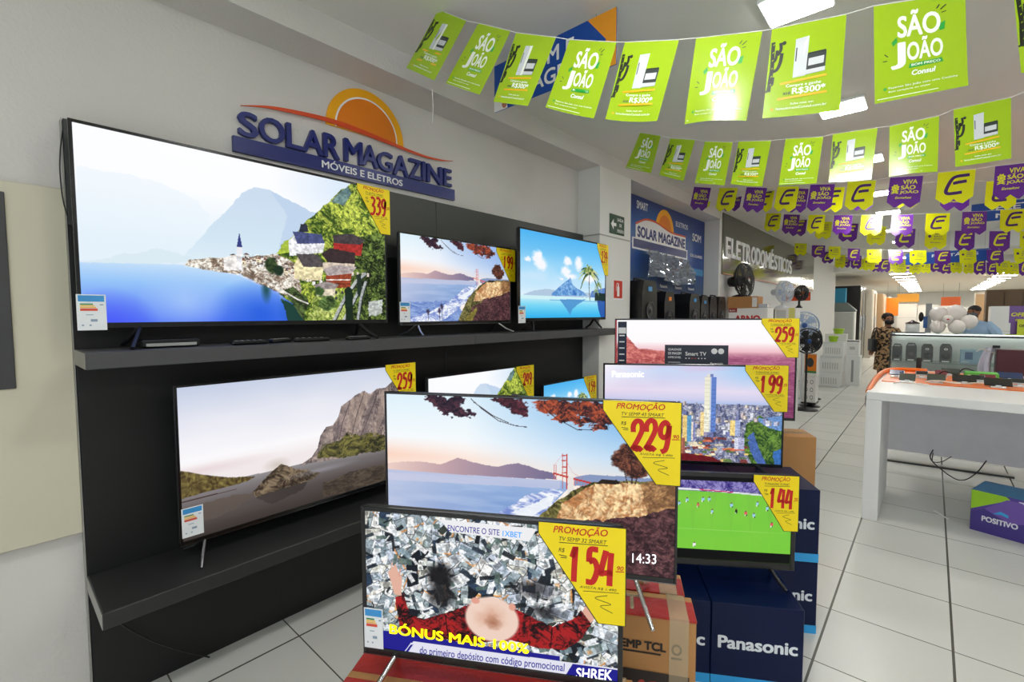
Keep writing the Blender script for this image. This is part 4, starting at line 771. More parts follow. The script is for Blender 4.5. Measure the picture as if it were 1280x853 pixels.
def d_V(bg, ink):
    L = [pn(bg), (disc(.21, .36, .10, .10, 16, 1), ink), (disc(.21, .36, .06, .06), bg, 2), (disc(.21, .36, .05, .05), ink, 3), (rb([(.10, .53), (.32, .47)], .03, 1.15), ink), (rb([(.10, .47), (.32, .53)], .03, 1.15), ink)]
    return L+[(tx('VIVA', .42, .10, .86, .24, .025), ink), (tx('SÃO', .38, .255, .82, .41, .025), ink), (tx('JOÃO', .36, .43, .92, .56, .025), ink), (tx('Esmaltec', .24, .63, .74, .70, .02, .25), ink)]
def d_y(bg, ink):
    return [pn(bg), (disc(.22, .32, .07, .07, 10, 1), ink), (tx('VIVA', .44, .16, .80, .24, .02), ink), (tx('SÃO', .42, .27, .80, .36, .02), ink), (tx('JOÃO', .40, .40, .84, .49, .02), ink), (tx('Esmaltec', .26, .60, .74, .66, .02, .25), ink)]
def patch(name, L, q, mats, bulge, seed, parent=None):
    a, b_, c_, d = [Vector(p) for p in q]; n = (d-a).cross(b_-a).normalized(); rg = random.Random(seed); k1, k2, k3 = rg.uniform(-1, 1), rg.uniform(-.6, 1), rg.uniform(-1, 1)
    def f(u, v, lift): 
        p = a*(1-u)*(1-v)+b_*u*(1-v)+c_*u*v+d*(1-u)*v
        return p+n*(lift+bulge*v*(k1*math.sin(math.pi*u)+k2*v+k3*(u-.5)*v))
    if n.y > 0: n = -n
    m = MB()
    for e in L:
        (V, F), mi = e[0], e[1]; lift = (0 if e is L[0] else .0006)+.0004*(e[2] if len(e) > 2 else 0); m.add([f(q[0], q[1], lift+(q[2] if len(q) > 2 else 0)) for q in V], F, mi, None, e is L[0])
    o = m.build(name, mats, parent); me = o.data; c0 = Vector(q[0])
    return o
STRG = M('white_string', (232, 232, 228), .6)
def string(pts, label, ext_l, ext_r, r=.0016):
    p = [Vector(q) for q in pts]; o = MB().tube([Vector(ext_l)]+p+[Vector(ext_r)], r, 5).build('bunting_string', STRG); tag(o, label, 'string'); return o
def rebase(o):          # origin at the middle of the top edge
    c = Vector((sum(v.co.x for v in o.data.vertices), sum(v.co.y for v in o.data.vertices), 0))/len(o.data.vertices); c.z = max(v.co.z for v in o.data.vertices)
    o.data.transform(Matrix.Translation(-c)); o.location = c
J = d_joao(); FRD = d_fridge(); LM = [LIME, PW, PK, PO, PG, PS, PD]
def green_row(Q, first, which, end_l, end_r, seed):
    pts = []
    for k, q in enumerate(Q):
        j = (k+first) % 2; o = patch('festival_poster', FRD if j else J, q, LM, .012, seed+k)
        tag(o, 'lime poster with %s, %s from the left on the %s string' % ('fridge picture' if j else 'SÃO JOÃO letters', ORD[k], which), 'poster', 'lime posters on the %s string' % which); rebase(o)
        pts += [Vector(q[0])+Vector((0, 0, .001)), Vector(q[1])+Vector((0, 0, .001))]
    string(pts, 'thin white string carrying the %s row of lime posters' % which, end_l, end_r)
green_row([((-1.889,1.570,3.119),(-1.714,1.596,3.006),(-1.781,1.452,2.697),(-2.023,1.470,2.845)),
((-1.643,1.607,2.971),(-1.464,1.634,2.877),(-1.514,1.492,2.560),(-1.765,1.506,2.701)),
((-1.435,1.638,2.860),(-1.235,1.668,2.776),(-1.270,1.528,2.453),(-1.469,1.527,2.531)),
((-1.171,1.677,2.746),(-0.967,1.708,2.672),(-0.980,1.568,2.335),(-1.218,1.575,2.450)),
((-0.935,1.713,2.662),(-0.730,1.743,2.606),(-0.747,1.609,2.275),(-0.951,1.601,2.337)),
((-0.671,1.752,2.593),(-0.460,1.784,2.550),(-0.467,1.654,2.221),(-0.664,1.639,2.262)),
((-0.432,1.788,2.546),(-0.231,1.818,2.525),(-0.223,1.694,2.194),(-0.425,1.672,2.218)),
((-0.165,1.828,2.526),(0.037,1.858,2.493),(0.046,1.740,2.186),(-0.144,1.715,2.194)),
((0.129,1.872,2.484),(0.294,1.896,2.471),(0.306,1.796,2.200),(0.144,1.772,2.201))], 1, 'front', (-2.02, 1.50, 3.10), (1.9, 2.1, 3.10), 10)
green_row([((-1.798,3.558,3.052),(-1.612,3.533,2.974),(-1.626,3.407,2.664),(-1.872,3.477,2.766)),
((-1.530,3.523,2.932),(-1.332,3.497,2.865),(-1.366,3.375,2.555),(-1.576,3.437,2.649)),
((-1.259,3.487,2.833),(-1.061,3.461,2.773),(-1.073,3.339,2.465),(-1.291,3.390,2.527)),
((-1.023,3.456,2.768),(-0.816,3.429,2.715),(-0.830,3.307,2.404),(-1.032,3.354,2.461)),
((-0.731,3.417,2.702),(-0.526,3.390,2.658),(-0.531,3.273,2.357),(-0.741,3.314,2.395)),
((-0.477,3.384,2.658),(-0.264,3.356,2.632),(-0.274,3.242,2.329),(-0.473,3.276,2.352)),
((-0.212,3.349,2.624),(-0.010,3.323,2.616),(-0.006,3.207,2.306),(-0.199,3.240,2.327)),
((0.043,3.316,2.631),(0.242,3.289,2.621),(0.245,3.173,2.310),(0.058,3.200,2.315))], 0, 'second', (-1.95, 3.62, 3.10), (2.0, 3.2, 3.10), 40)
PM = [PUR, PYE, INKP, INKY]
DES = {'V': d_V(0, 3), 'E': d_E(1, 2), 'e': d_E(0, 3), 'y': d_y(1, 2)}
DN = {'V': 'purple pennant with VIVA print', 'E': 'yellow pennant with purple E', 'e': 'purple pennant with yellow E', 'y': 'yellow pennant with small purple print'}
def penn_row(Q, which, seed):
    pts = []
    for k, e in enumerate(Q):
        o = patch('pennant', DES[e[0]], e[1:], PM, .010, seed+k)
        tag(o, '%s, %s from the left on the %s pennant string' % (DN[e[0]], ORD[k], which), 'pennant', 'pennants on the %s pennant string' % which); rebase(o)
        pts += [Vector(e[1])+Vector((0, 0, .001)), Vector(e[2])+Vector((0, 0, .001))]
    d = (pts[-1]-pts[0]); L_ = Vector((-2.30, pts[0].y+(-2.30-pts[0].x)*d.y/d.x, 3.09)); R_ = Vector((2.6, pts[-1].y+(2.6-pts[-1].x)*d.y/d.x, 3.09))
    string(pts, 'thin white string of the %s purple and yellow pennant row' % which, L_, R_)
for k, (Q, nm) in enumerate((([('V',(-2.119,5.556,3.078),(-1.916,5.529,3.023),(-1.929,5.428,2.743),(-2.132,5.455,2.798)),
('E',(-1.821,5.517,3.004),(-1.620,5.490,2.963),(-1.633,5.391,2.686),(-1.834,5.417,2.727)),
('V',(-1.528,5.478,2.952),(-1.323,5.451,2.902),(-1.336,5.351,2.625),(-1.541,5.378,2.675)),
('E',(-1.223,5.438,2.897),(-1.026,5.412,2.857),(-1.039,5.313,2.580),(-1.236,5.339,2.621)),
('V',(-0.929,5.400,2.852),(-0.725,5.373,2.816),(-0.738,5.271,2.535),(-0.943,5.298,2.571)),
('E',(-0.625,5.359,2.817),(-0.417,5.332,2.783),(-0.430,5.229,2.498),(-0.638,5.257,2.532)),
('V',(-0.318,5.319,2.785),(-0.099,5.290,2.753),(-0.113,5.186,2.465),(-0.331,5.215,2.497)),
('E',(-0.006,5.278,2.755),(0.214,5.249,2.733),(0.201,5.148,2.452),(-0.019,5.177,2.474)),
('V',(0.320,5.235,2.729),(0.506,5.211,2.714),(0.492,5.109,2.431),(0.307,5.133,2.446))], 'nearest'), ([('E',(-2.482,6.605,3.335),(-2.254,6.581,3.289),(-2.266,6.468,2.976),(-2.494,6.492,3.022)),
('V',(-2.089,6.564,3.246),(-1.865,6.540,3.201),(-1.877,6.428,2.892),(-2.100,6.452,2.936)),
('E',(-1.701,6.523,3.174),(-1.488,6.501,3.136),(-1.500,6.385,2.817),(-1.713,6.407,2.855)),
('V',(-1.329,6.484,3.095),(-1.127,6.463,3.055),(-1.138,6.356,2.759),(-1.340,6.377,2.799)),
('E',(-0.983,6.448,3.040),(-0.776,6.426,3.003),(-0.788,6.316,2.699),(-0.995,6.338,2.736)),
('V',(-0.689,6.417,2.998),(-0.505,6.397,2.965),(-0.516,6.293,2.676),(-0.700,6.312,2.709)),
('E',(-0.331,6.379,2.950),(-0.141,6.359,2.915),(-0.151,6.260,2.643),(-0.342,6.280,2.678)),
('V',(0.027,6.341,2.896),(0.230,6.320,2.861),(0.219,6.209,2.555),(0.015,6.231,2.590)),
('E',(0.333,6.309,2.832),(0.532,6.288,2.804),(0.522,6.185,2.518),(0.322,6.206,2.545))], 'second'), ([('E',(-1.899,7.814,3.096),(-1.693,7.804,3.065),(-1.699,7.699,2.776),(-1.905,7.710,2.807)),
('V',(-1.661,7.802,3.044),(-1.457,7.791,3.007),(-1.462,7.684,2.713),(-1.667,7.695,2.749)),
('E',(-1.348,7.786,2.990),(-1.147,7.775,2.960),(-1.152,7.671,2.675),(-1.353,7.682,2.705)),
('V',(-1.045,7.770,2.940),(-0.838,7.759,2.909),(-0.844,7.654,2.622),(-1.050,7.665,2.653)),
('E',(-0.743,7.754,2.895),(-0.521,7.742,2.862),(-0.527,7.639,2.579),(-0.748,7.651,2.612)),
('V',(-0.429,7.737,2.848),(-0.218,7.726,2.826),(-0.224,7.622,2.539),(-0.435,7.633,2.561)),
('E',(-0.101,7.720,2.818),(0.114,7.709,2.790),(0.108,7.608,2.513),(-0.106,7.620,2.541)),
('V',(0.220,7.703,2.788),(0.425,7.693,2.765),(0.420,7.589,2.481),(0.214,7.600,2.504)),
('E',(0.530,7.687,2.762),(0.729,7.677,2.744),(0.724,7.577,2.469),(0.525,7.587,2.488))], 'third'), ([('e',(-1.774,8.829,3.147),(-1.547,8.818,3.114),(-1.552,8.711,2.820),(-1.780,8.723,2.853)),
('y',(-1.414,8.811,3.052),(-1.206,8.800,3.023),(-1.212,8.692,2.728),(-1.419,8.703,2.757)),
('e',(-1.107,8.794,2.979),(-0.876,8.782,2.947),(-0.882,8.676,2.654),(-1.112,8.688,2.686)),
('y',(-0.759,8.776,2.890),(-0.544,8.765,2.862),(-0.549,8.658,2.567),(-0.765,8.669,2.596)),
('e',(-0.434,8.759,2.819),(-0.218,8.748,2.785),(-0.224,8.644,2.500),(-0.439,8.656,2.534)),
('y',(-0.113,8.742,2.755),(0.108,8.731,2.721),(0.103,8.630,2.444),(-0.118,8.641,2.477)),
('e',(0.188,8.727,2.705),(0.380,8.717,2.680),(0.375,8.615,2.400),(0.183,8.625,2.425)),
('e',(0.513,8.710,2.659),(0.699,8.700,2.636),(0.694,8.602,2.366),(0.508,8.611,2.389)),
('y',(0.782,8.696,2.625),(0.956,8.686,2.603),(0.952,8.596,2.353),(0.777,8.605,2.375))], 'fourth'), ([('y',(-2.126,10.963,3.025),(-1.918,10.990,2.998),(-1.906,10.895,2.737),(-2.113,10.868,2.763)),
('e',(-1.833,11.001,2.958),(-1.615,11.030,2.933),(-1.603,10.937,2.676),(-1.821,10.908,2.701)),
('y',(-1.557,11.037,2.913),(-1.366,11.063,2.889),(-1.354,10.969,2.628),(-1.545,10.943,2.652)),
('e',(-1.257,11.077,2.849),(-1.069,11.102,2.826),(-1.056,11.009,2.569),(-1.244,10.984,2.592)),
('y',(-0.963,11.116,2.803),(-0.747,11.144,2.785),(-0.734,11.046,2.513),(-0.950,11.017,2.531)),
('e',(-0.646,11.157,2.770),(-0.439,11.185,2.753),(-0.426,11.082,2.470),(-0.633,11.055,2.486)),
('y',(-0.350,11.196,2.732),(-0.121,11.226,2.721),(-0.109,11.132,2.459),(-0.337,11.102,2.470)),
('e',(-0.015,11.240,2.705),(0.194,11.268,2.696),(0.206,11.171,2.428),(-0.002,11.144,2.438)),
('y',(0.305,11.283,2.693),(0.514,11.310,2.683),(0.527,11.213,2.415),(0.318,11.186,2.425)),
('e',(0.641,11.327,2.673),(0.841,11.353,2.664),(0.853,11.258,2.400),(0.654,11.232,2.410)),
('y',(0.961,11.369,2.661),(1.170,11.396,2.650),(1.182,11.303,2.391),(0.973,11.275,2.401))], 'fifth'), ([('e',(-2.051,13.634,3.099),(-1.826,13.653,3.080),(-1.817,13.548,2.790),(-2.041,13.528,2.808)),
('y',(-1.792,13.656,3.002),(-1.588,13.674,2.986),(-1.578,13.555,2.657),(-1.781,13.537,2.673)),
('e',(-1.480,13.684,2.958),(-1.283,13.701,2.943),(-1.273,13.583,2.619),(-1.470,13.566,2.634)),
('y',(-1.237,13.705,2.903),(-1.031,13.723,2.887),(-1.021,13.606,2.566),(-1.227,13.588,2.581)),
('e',(-0.957,13.729,2.845),(-0.757,13.747,2.831),(-0.747,13.632,2.513),(-0.947,13.614,2.528)),
('y',(-0.686,13.753,2.808),(-0.478,13.771,2.793),(-0.468,13.653,2.466),(-0.676,13.635,2.481)),
('y',(-0.423,13.776,2.771),(-0.221,13.794,2.757),(-0.211,13.681,2.446),(-0.413,13.663,2.460)),
('e',(-0.076,13.806,2.764),(0.118,13.823,2.750),(0.127,13.721,2.468),(-0.067,13.704,2.482)),
('y',(0.245,13.834,2.740),(0.432,13.851,2.727),(0.442,13.741,2.424),(0.255,13.725,2.438)),
('e',(0.603,13.866,2.715),(0.782,13.881,2.702),(0.792,13.765,2.380),(0.613,13.749,2.393)),
('y',(0.935,13.895,2.674),(1.141,13.913,2.660),(1.150,13.806,2.366),(0.944,13.788,2.381)),
('e',(1.253,13.923,2.652),(1.429,13.938,2.639),(1.440,13.821,2.315),(1.263,13.805,2.328))], 'sixth'), ([('e',(-1.877,15.269,3.093),(-1.669,15.283,3.077),(-1.662,15.179,2.790),(-1.870,15.165,2.806)),
('y',(-1.515,15.294,3.023),(-1.297,15.309,3.007),(-1.290,15.201,2.709),(-1.507,15.186,2.726)),
('e',(-1.231,15.314,2.982),(-1.019,15.329,2.966),(-1.011,15.211,2.642),(-1.223,15.197,2.658)),
('y',(-0.907,15.337,2.938),(-0.702,15.351,2.923),(-0.694,15.240,2.617),(-0.899,15.226,2.632)),
('e',(-0.609,15.358,2.896),(-0.410,15.371,2.882),(-0.402,15.257,2.566),(-0.601,15.243,2.580)),
('y',(-0.260,15.382,2.852),(-0.068,15.395,2.838),(-0.061,15.292,2.554),(-0.252,15.279,2.567)),
('e',(0.091,15.406,2.827),(0.303,15.421,2.812),(0.311,15.315,2.518),(0.098,15.300,2.533)),
('y',(0.497,15.435,2.798),(0.687,15.448,2.785),(0.694,15.343,2.496),(0.504,15.330,2.509)),
('e',(0.886,15.462,2.771),(1.068,15.475,2.758),(1.076,15.362,2.447),(0.894,15.349,2.460)),
('y',(1.246,15.487,2.746),(1.421,15.500,2.733),(1.428,15.393,2.439),(1.254,15.381,2.452))], 'farthest'))): penn_row(Q, nm, 100+k*20)
# loose end of string
o = MB().tube([(0, 0, 0), (.004, .002, -.08), (.0, 0, -.155)], .0014, 5).build('loose_string', STRG); o.location = (-1.822,1.470,2.676); tag(o, 'loose white string end dangling below the leftmost lime poster', 'string')
# hanging blue department signs
SBL = M('hanging_blue', (10, 74, 166), .45, noise=.02); SOR = M('hanging_orange', (244, 160, 30), .45)
def hanging(label, x0, x1, y, z0, z1, lines, orange=True, photo=True):
    t = thing('hanging_sign', label, 'hanging sign', ((x0+x1)/2, y, z0), 0); w = x1-x0; h = z1-z0
    b = MB(); b.box(-w/2, w/2, -.003, .003, 0, h, 0); F_ = front(-w/2, -.0035, 0)
    if orange: b.poly([(w*.80, h), (w, h), (w, 0), (w*.90, 0), (w*.93, h*.52)], 1, F_)
    if photo: b.poly([(0, 0), (w*.13, 0), (w*.11, h*.30), (0, h*.34)], 2, F_); b.ell(w*.10, h*.12, w*.025, h*.10, 3, F_, .0004)
    n = len(lines)
    for i, (s, a, c_) in enumerate(lines): b.text(s, a*w, h*(.90-.40*(i+1)+.03), c_*w, h*(.90-.40*i-.06), 2, F_, bold=.02, z=.0004)
    b.build('panel', [SBL, SOR, WHT, M('sign_skin_print', (190, 120, 96), .5)], t)
    for s in (-1, 1): MB().tube([(s*w*.36, 0, h), (s*w*.36, 0, 3.1-z0)], .0012, 5).build('hanging_wire', M('wire_grey', (120, 120, 118), .5), t)
hanging('blue and orange hanging sign behind the front lime posters', -2.01, -1.19, 2.10, 2.815, 3.085, [('SOM E', .30, .70), ('IMAGEM', .22, .74)])
hanging('blue hanging sign with white letters above the right aisle', .34, 1.30, 8.88, 2.81, 3.05, [('ELETRO', .24, .80), ('MÓVEIS', .24, .80)], False, True)
hanging('farther long blue hanging sign behind the pennants', -.41, .80, 11.5, 2.50, 2.71, [('PORTÁTEIS', .30, .80)], False, False)
# ------------------------------------------------------------------ blue banner alcove
bc = Cv(120, 60); bc.put(np.ones((60, 120)), bc.vg([(0, (14, 40, 110)), (260, (16, 84, 160)), (520, (18, 70, 150)), (700, (52, 84, 128)), (1000, (70, 98, 130))])); bc.put(np.clip((bc.U-550)/450, 0, 1)*np.clip(1-bc.V/700, 0, 1), (22, 44, 116), .8)  # grey-blue lower end of the ramp is a painted reflection
bc.el(420, 300, 260, 330, (30, 150, 206), .55, 1.)
for k, u in enumerate((420, 590, 760)): bc.rect(u, 610, u+110, 1000, (24, 52, 104), .9)
bc.rect(790, 520, 985, 590, (84, 170, 220), .8)
bn = thing('wall_banner', 'large blue banner with orange sun and SOLAR MAGAZINE print in alcove', 'banner', (-2.545, 4.40, 1.59)); bc.mesh('cloth', onwall(0, 0, .006), 2.69, 1.35, MA('banner_print', 0, .35), bn)
MB().box(0, .005, 0, 2.69, 0, 1.35).build('backing', M('banner_back', (30, 50, 90), .6), bn)
b = MB(); T = onwall(-4.40, -1.59, .0075)
b.ell(1.33+4.39, 2.63, .27, .27, 0, T, .0, -12, 192); b.ell(1.33+4.39, 2.63, .20, .20, 1, T, .0006, -12, 192)
b.prism(cr([(4.94, 2.62), (5.2, 2.70), (5.5, 2.70), (5.9, 2.64), (6.38, 2.64)])+[(6.38, 2.46), (4.94, 2.46)], .001, .0012, 2, T); b.stroke(cr([(4.94, 2.625), (5.2, 2.705), (5.5, 2.705), (5.9, 2.645), (6.38, 2.645)]), .022, 3, T, .0016)
b.prism([(4.86, 2.47), (6.45, 2.47), (6.45, 2.34), (4.86, 2.34)], .001, .0014, 2, T); b.prism([(4.89, 2.455), (6.42, 2.455), (6.42, 2.36), (4.89, 2.36)], .0015, .0018, 4, T)
b.text('SOLAR MAGAZINE', 4.98, 2.48, 6.36, 2.61, 4, T, bold=.05, z=.0022); b.text('SMART', 4.96, 2.80, 5.24, 2.89, 2, T, bold=.02, z=.001); b.text('ELETROS', 6.05, 2.745, 6.45, 2.81, 2, T, bold=.01, z=.001); b.text('SOM', 6.62, 2.62, 6.95, 2.73, 2, T, bold=.03, z=.001); b.text('TV', 4.45, 2.70, 4.60, 2.79, 2, T, bold=.02, z=.001); b.text('CELULARES', 6.55, 2.40, 7.0, 2.44, 2, T, bold=.02, z=.001)
for y in (5.60, 6.06, 6.50): b.text('Panasonic', y, 1.93, y+.22, 1.97, 2, T, bold=.03, z=.001)
b.build('lettering', [AMB, ORG, WHT, RED, NAVY], bn)
rg = random.Random(4); n1, n2 = 44, 14; V = []
for j in range(n2+1):
    for i in range(n1+1):
        u, v = i/n1, j/n2; V.append((.03+.07*v+.03*math.sin(u*37+v*5)+rg.uniform(-.014, .014), u*1.35, .34*(1-v)-.06*u+.03*math.sin(u*9)*v))
pw = MB().add(V, [(j*(n1+1)+i, (j+1)*(n1+1)+i, (j+1)*(n1+1)+i+1, j*(n1+1)+i+1) for j in range(n2) for i in range(n1)]).build('plastic_wrap', M('silver_plastic_film', (150, 158, 170), .12, metal=.55, noise=.2, scale=20, alpha=.8)); pw.location = (-2.50, 5.05, 2.02); tag(pw, 'crumpled shiny plastic film hanging in front of the blue banner', 'plastic film')
t = thing('display_bench', 'low dark bench carrying black loudspeakers in alcove', 'bench', (-2.33, 5.75, 0)); MB().box(-.20, .17, -1.32, 1.32, .98, 1.02, bev=.004).build('top', BLK, t)
for s in (-1, 1): MB().box(-.18, .15, s*1.26-.03, s*1.26+.03, 0, .98).build('leg', BLK, t)
CONE = M('speaker_cone', (30, 30, 34), .3, noise=.2, scale=40); CHR = M('chrome_accent', (226, 228, 232), .15, metal=.9); BLU = M('speaker_blue', (70, 150, 210), .4)
for k, (y0, y1, z1) in enumerate(((4.46, 4.81, 1.95), (5.0, 5.28, 1.85), (5.72, 6.06, 1.85), (6.10, 6.38, 1.83), (6.42, 6.70, 1.83), (6.75, 7.07, 1.84))):
    w = y1-y0; h = z1-1.02
    t = thing('party_speaker', ['tallest black loudspeaker beside white column, under the blue banner', 'black loudspeaker with orange accent, second from the column', 'wide black loudspeaker, third from the column', 'narrow black loudspeaker with blue badge, fourth from the column', 'narrow black loudspeaker, fifth from the column', 'last black loudspeaker of the row, beside the cartons'][k], 'loudspeaker', (-2.34, y0+w/2, 1.02), 90, 'black loudspeakers under the banner')
    MB().prism([(-w/2, 0), (w/2, 0), (w/2, h*.85), (w*.36, h), (-w*.36, h), (-w/2, h*.85)], -.13, .13, 0, fr((0, 0, 0), (1, 0, 0), (0, 0, 1), (0, -1, 0))).build('cabinet', BP, t)
    for zc, r in ((h*.28, w*.36), (h*.66, w*.27)):
        T = front(0, -.131, zc); MB().lathe([(r, 0), (r, .015), (r*.9, .012), (r*.35, -.0), (r*.3, .012), (.001, .018)], 20, 0, T).build('driver', CONE, t)
    b = MB()
    for s in (-1, 1): b.tube(cr([(s*w*.40, -.134, h*.08), (s*w*.46, -.145, h*.3), (s*w*.36, -.14, h*.52)]), .012, 6)
    b.build('chrome_trim', CHR, t); MB().box(-w*.12, w*.12, -.136, -.13, h*.88, h*.93).build('control_panel', [BLU, ORG, BLU, BLU, CONE, CONE][k], t)
    b = MB().tube([(-w*.3, 0, h-.005), (-w*.3, 0, h+.02), (w*.3, 0, h+.02), (w*.3, 0, h-.005)], .011, 6).build('handle', BP, t)
# ------------------------------------------------------------------ appliance department wall
MIR = M('smoked_mirror', (120, 118, 104), .10, metal=.85, noise=.05, scale=2)
t = thing('department_sign', 'long smoky mirror panel with white ELETRODOMÉSTICOS letters', 'sign', (-2.33, 7.20, 2.18)); MB().box(.0005, .02, 0, 7.0, 0, .89, bev=.002).build('panel', MIR, t)
MB().box(.0205, .026, 0, 7.0, 0, .02).build('edge_strip', M('orange_reflection', (166, 96, 56), .35, metal=.4), t)  # orange-brown strip paints a reflection along the panel's lower edge
T = onwall(0, 0, .021); s = 'ELETRODOMÉSTICOS'; L_ = 4.37/len(s); x = .08
wd_ = {'M': 1.35, 'I': .5, 'L': .85, 'E': .9, 'T': .95, 'O': 1.05, 'D': 1.05}; tot = sum(wd_.get(c, 1) if c != 'É' else .9 for c in s); sc = 4.37/tot
for ch in s:
    ww = sc*(wd_.get(ch, 1) if ch != 'É' else .9); MB().text(ch, x+ww*.06, .265, x+ww*.94, .555 if ch != 'É' else .64, 0, T, bold=.022, ext=.014).build('letter', WHT, t); x += ww
t = thing('store_gondola', 'white store shelf carrying fans and boxed appliances beside wall', 'shelf', (-1.95, 8.0, 0)); MB().box(-.37, .37, -.80, .80, 1.43, 1.47, bev=.004).build('shelf', LEDW, t)
for s in (-1, 1): MB().box(-.36, .36, s*.76-.02, s*.76+.02, 0, 1.43).build('side_panel', LEDW, t)
MB().box(-.37, .37, -.73, .73, .7, .73).build('shelf', LEDW, t)
def boxed(name, label, x0, x1, y0, y1, z0, z1, mats, art=None, cat='box', group=None):
    t = thing(name, label, cat, ((x0+x1)/2, y0, z0), 0, group); w = x1-x0; h = z1-z0
    b = MB(); b.box(-w/2, w/2, 0, y1-y0, 0, h, 0, None, .004)
    if art: art(b, w, h, front(-w/2, -.0008, 0))
    b.build('box', mats, t); return t
CWH = M('carton_white', (232, 230, 226), .5, noise=.03); CRD = M('print_red', (196, 40, 44), .5); GRY = M('carton_grey', (196, 198, 194), .5, noise=.08); DGR = M('dark_grey_paint', (60, 62, 62), .5)
boxed('appliance_box', 'white box with red ARNO print below black table fan', -2.24, -1.72, 7.30, 7.62, 1.47, 1.68, [CWH, CRD, M('box_dark_red', (150, 36, 40), .5)], lambda b, w, h, T: (b.text('ARNO', w*.16, h*.02, w*.82, h*.52, 1, T, bold=.05), b.poly([(0, h*.72), (w*.22, h*.72), (w*.22, h), (0, h)], 2, T), b.text('BLACK', w*.03, h*.80, w*.18, h*.90, 0, T, bold=.03, z=.0005)))
boxed('cardboard_box', 'small brown cardboard box directly under black table fan', -2.27, -1.86, 7.33, 7.60, 1.682, 1.85, [KRAFT, CWH], lambda b, w, h, T: b.poly([(w*.82, h*.1), (w*.98, h*.1), (w*.98, h*.9), (w*.82, h*.9)], 1, T))
boxed('wrapped_package', 'small silver plastic wrapped package on the ARNO box', -1.85, -1.73, 7.32, 7.5, 1.682, 1.74, [M('silver_wrap', (206, 208, 210), .25, metal=.4, noise=.25, scale=30, bump=.5)])
boxed('appliance_box', 'white and yellow appliance box below white table fan', -1.93, -1.59, 8.42, 8.75, 1.47, 1.69, [CWH, M('print_pale_yellow', (226, 220, 130), .5), DGR, GRY], lambda b, w, h, T: (b.poly([(w*.72, 0), (w*.96, 0), (w*.96, h), (w*.72, h)], 1, T), b.poly([(w*.0, h*.1), (w*.14, h*.1), (w*.14, h*.9), (0, h*.9)], 2, T), b.poly([(w*.2, h*.1), (w*.6, h*.1), (w*.6, h*.85), (w*.2, h*.85)], 3, T)))
def fan(name, label, loc, z, r, az, body, blade, grille, base_r=.12, tilt=0., hubm=None):
    t = thing(name, label, 'fan', loc)
    MB().lathe([(base_r, 0), (base_r, .012), (base_r*.6, .03), (.02, .05), (.001, .05)], 20).build('base', body, t)
    MB().tube([(0, 0, .03), (0, 0, z-.05)], .016, 8).build('pole', body, t)
    a = R(az); fx, fy = math.sin(a), math.cos(a); q = R(tilt); d = Vector((fx*math.cos(q), fy*math.cos(q), math.sin(q))); x_ = Vector((fy, -fx, 0)); y_ = d.cross(x_)
    T = fr((0, 0, z), x_, y_, d)
    MB().lathe([(.001, -.20), (r*.28, -.18), (r*.34, -.08), (r*.30, .0), (.001, .01)], 16, 0, T).build('motor', body, t)
    b = MB()
    for k in range(5):
        a0 = 2*math.pi*k/5; b.prism([(r*.16*math.cos(a0), r*.16*math.sin(a0)), (r*.86*math.cos(a0-.32), r*.86*math.sin(a0-.32)), (r*.90*math.cos(a0+.12), r*.90*math.sin(a0+.12)), (r*.8*math.cos(a0+.45), r*.8*math.sin(a0+.45)), (r*.18*math.cos(a0+.8), r*.18*math.sin(a0+.8))], .045, .05, 0, T)
    b.build('blades', blade, t); MB().lathe([(r*.2, .03), (r*.2, .075), (.001, .085)], 14, 0, T).build('hub', hubm or body, t)
    b = MB(); C_ = [2*math.pi*k/28 for k in range(29)]
    for rr, zz, w in ((r, .03, .011), (r*.99, .06, .008), (r*.75, .095, .005), (r*.45, .105, .005), (r*.22, .108, .008)): b.tube([(rr*math.cos(c), rr*math.sin(c), zz) for c in C_], w, 5, 0, T, False)
    for k in range(26): c = 2*math.pi*k/26; b.tube([(r*.2*math.cos(c), r*.2*math.sin(c), .108), (r*.75*math.cos(c), r*.75*math.sin(c), .095), (r*math.cos(c), r*math.sin(c), .05), (r*.9*math.cos(c), r*.9*math.sin(c), -.01), (r*.3*math.cos(c), r*.3*math.sin(c), -.09)], .0035, 4, 0, T, False)
    b.build('grille', grille, t); return t
FW_ = M('fan_white', (226, 230, 236), .4); FB = M('fan_black', (18, 18, 20), .4); FBL = M('fan_blue_grey', (176, 194, 220), .35); FBB = M('fan_blue', (60, 100, 170), .35)
fan('table_fan', 'large black table fan standing on brown cardboard box', (-2.12, 7.47, 1.85), .24, .25, 100, FB, FB, FB, .13, 4)
fan('table_fan', 'white table fan on white and yellow appliance box', (-1.81, 8.56, 1.69), .26, .175, 118, FW_, FBL, FW_, .10)
fan('table_fan', 'black table fan with orange hub behind white table fan', (-1.61, 8.745, 1.69), .24, .12, 112, FB, FB, FB, .05, 0, ORG)
fan('pedestal_fan', 'pale blue pedestal fan behind stacked fan boxes', (-1.72, 9.75, 0), 1.39, .24, 158, FW_, FBL, FBL, .2, 0, FBB)
fan('pedestal_fan', 'black pedestal fan with blue hub in front of pale blue fan', (-1.53, 9.03, 0), 1.15, .205, 150, FB, FB, FB, .19, 0, FBB)
fan('pedestal_fan', 'dark pedestal fan turned sideways toward the aisle', (-1.66, 10.30, 0), 1.12, .20, 110, FB, M('fan_brown', (110, 60, 36), .4), FB, .17)
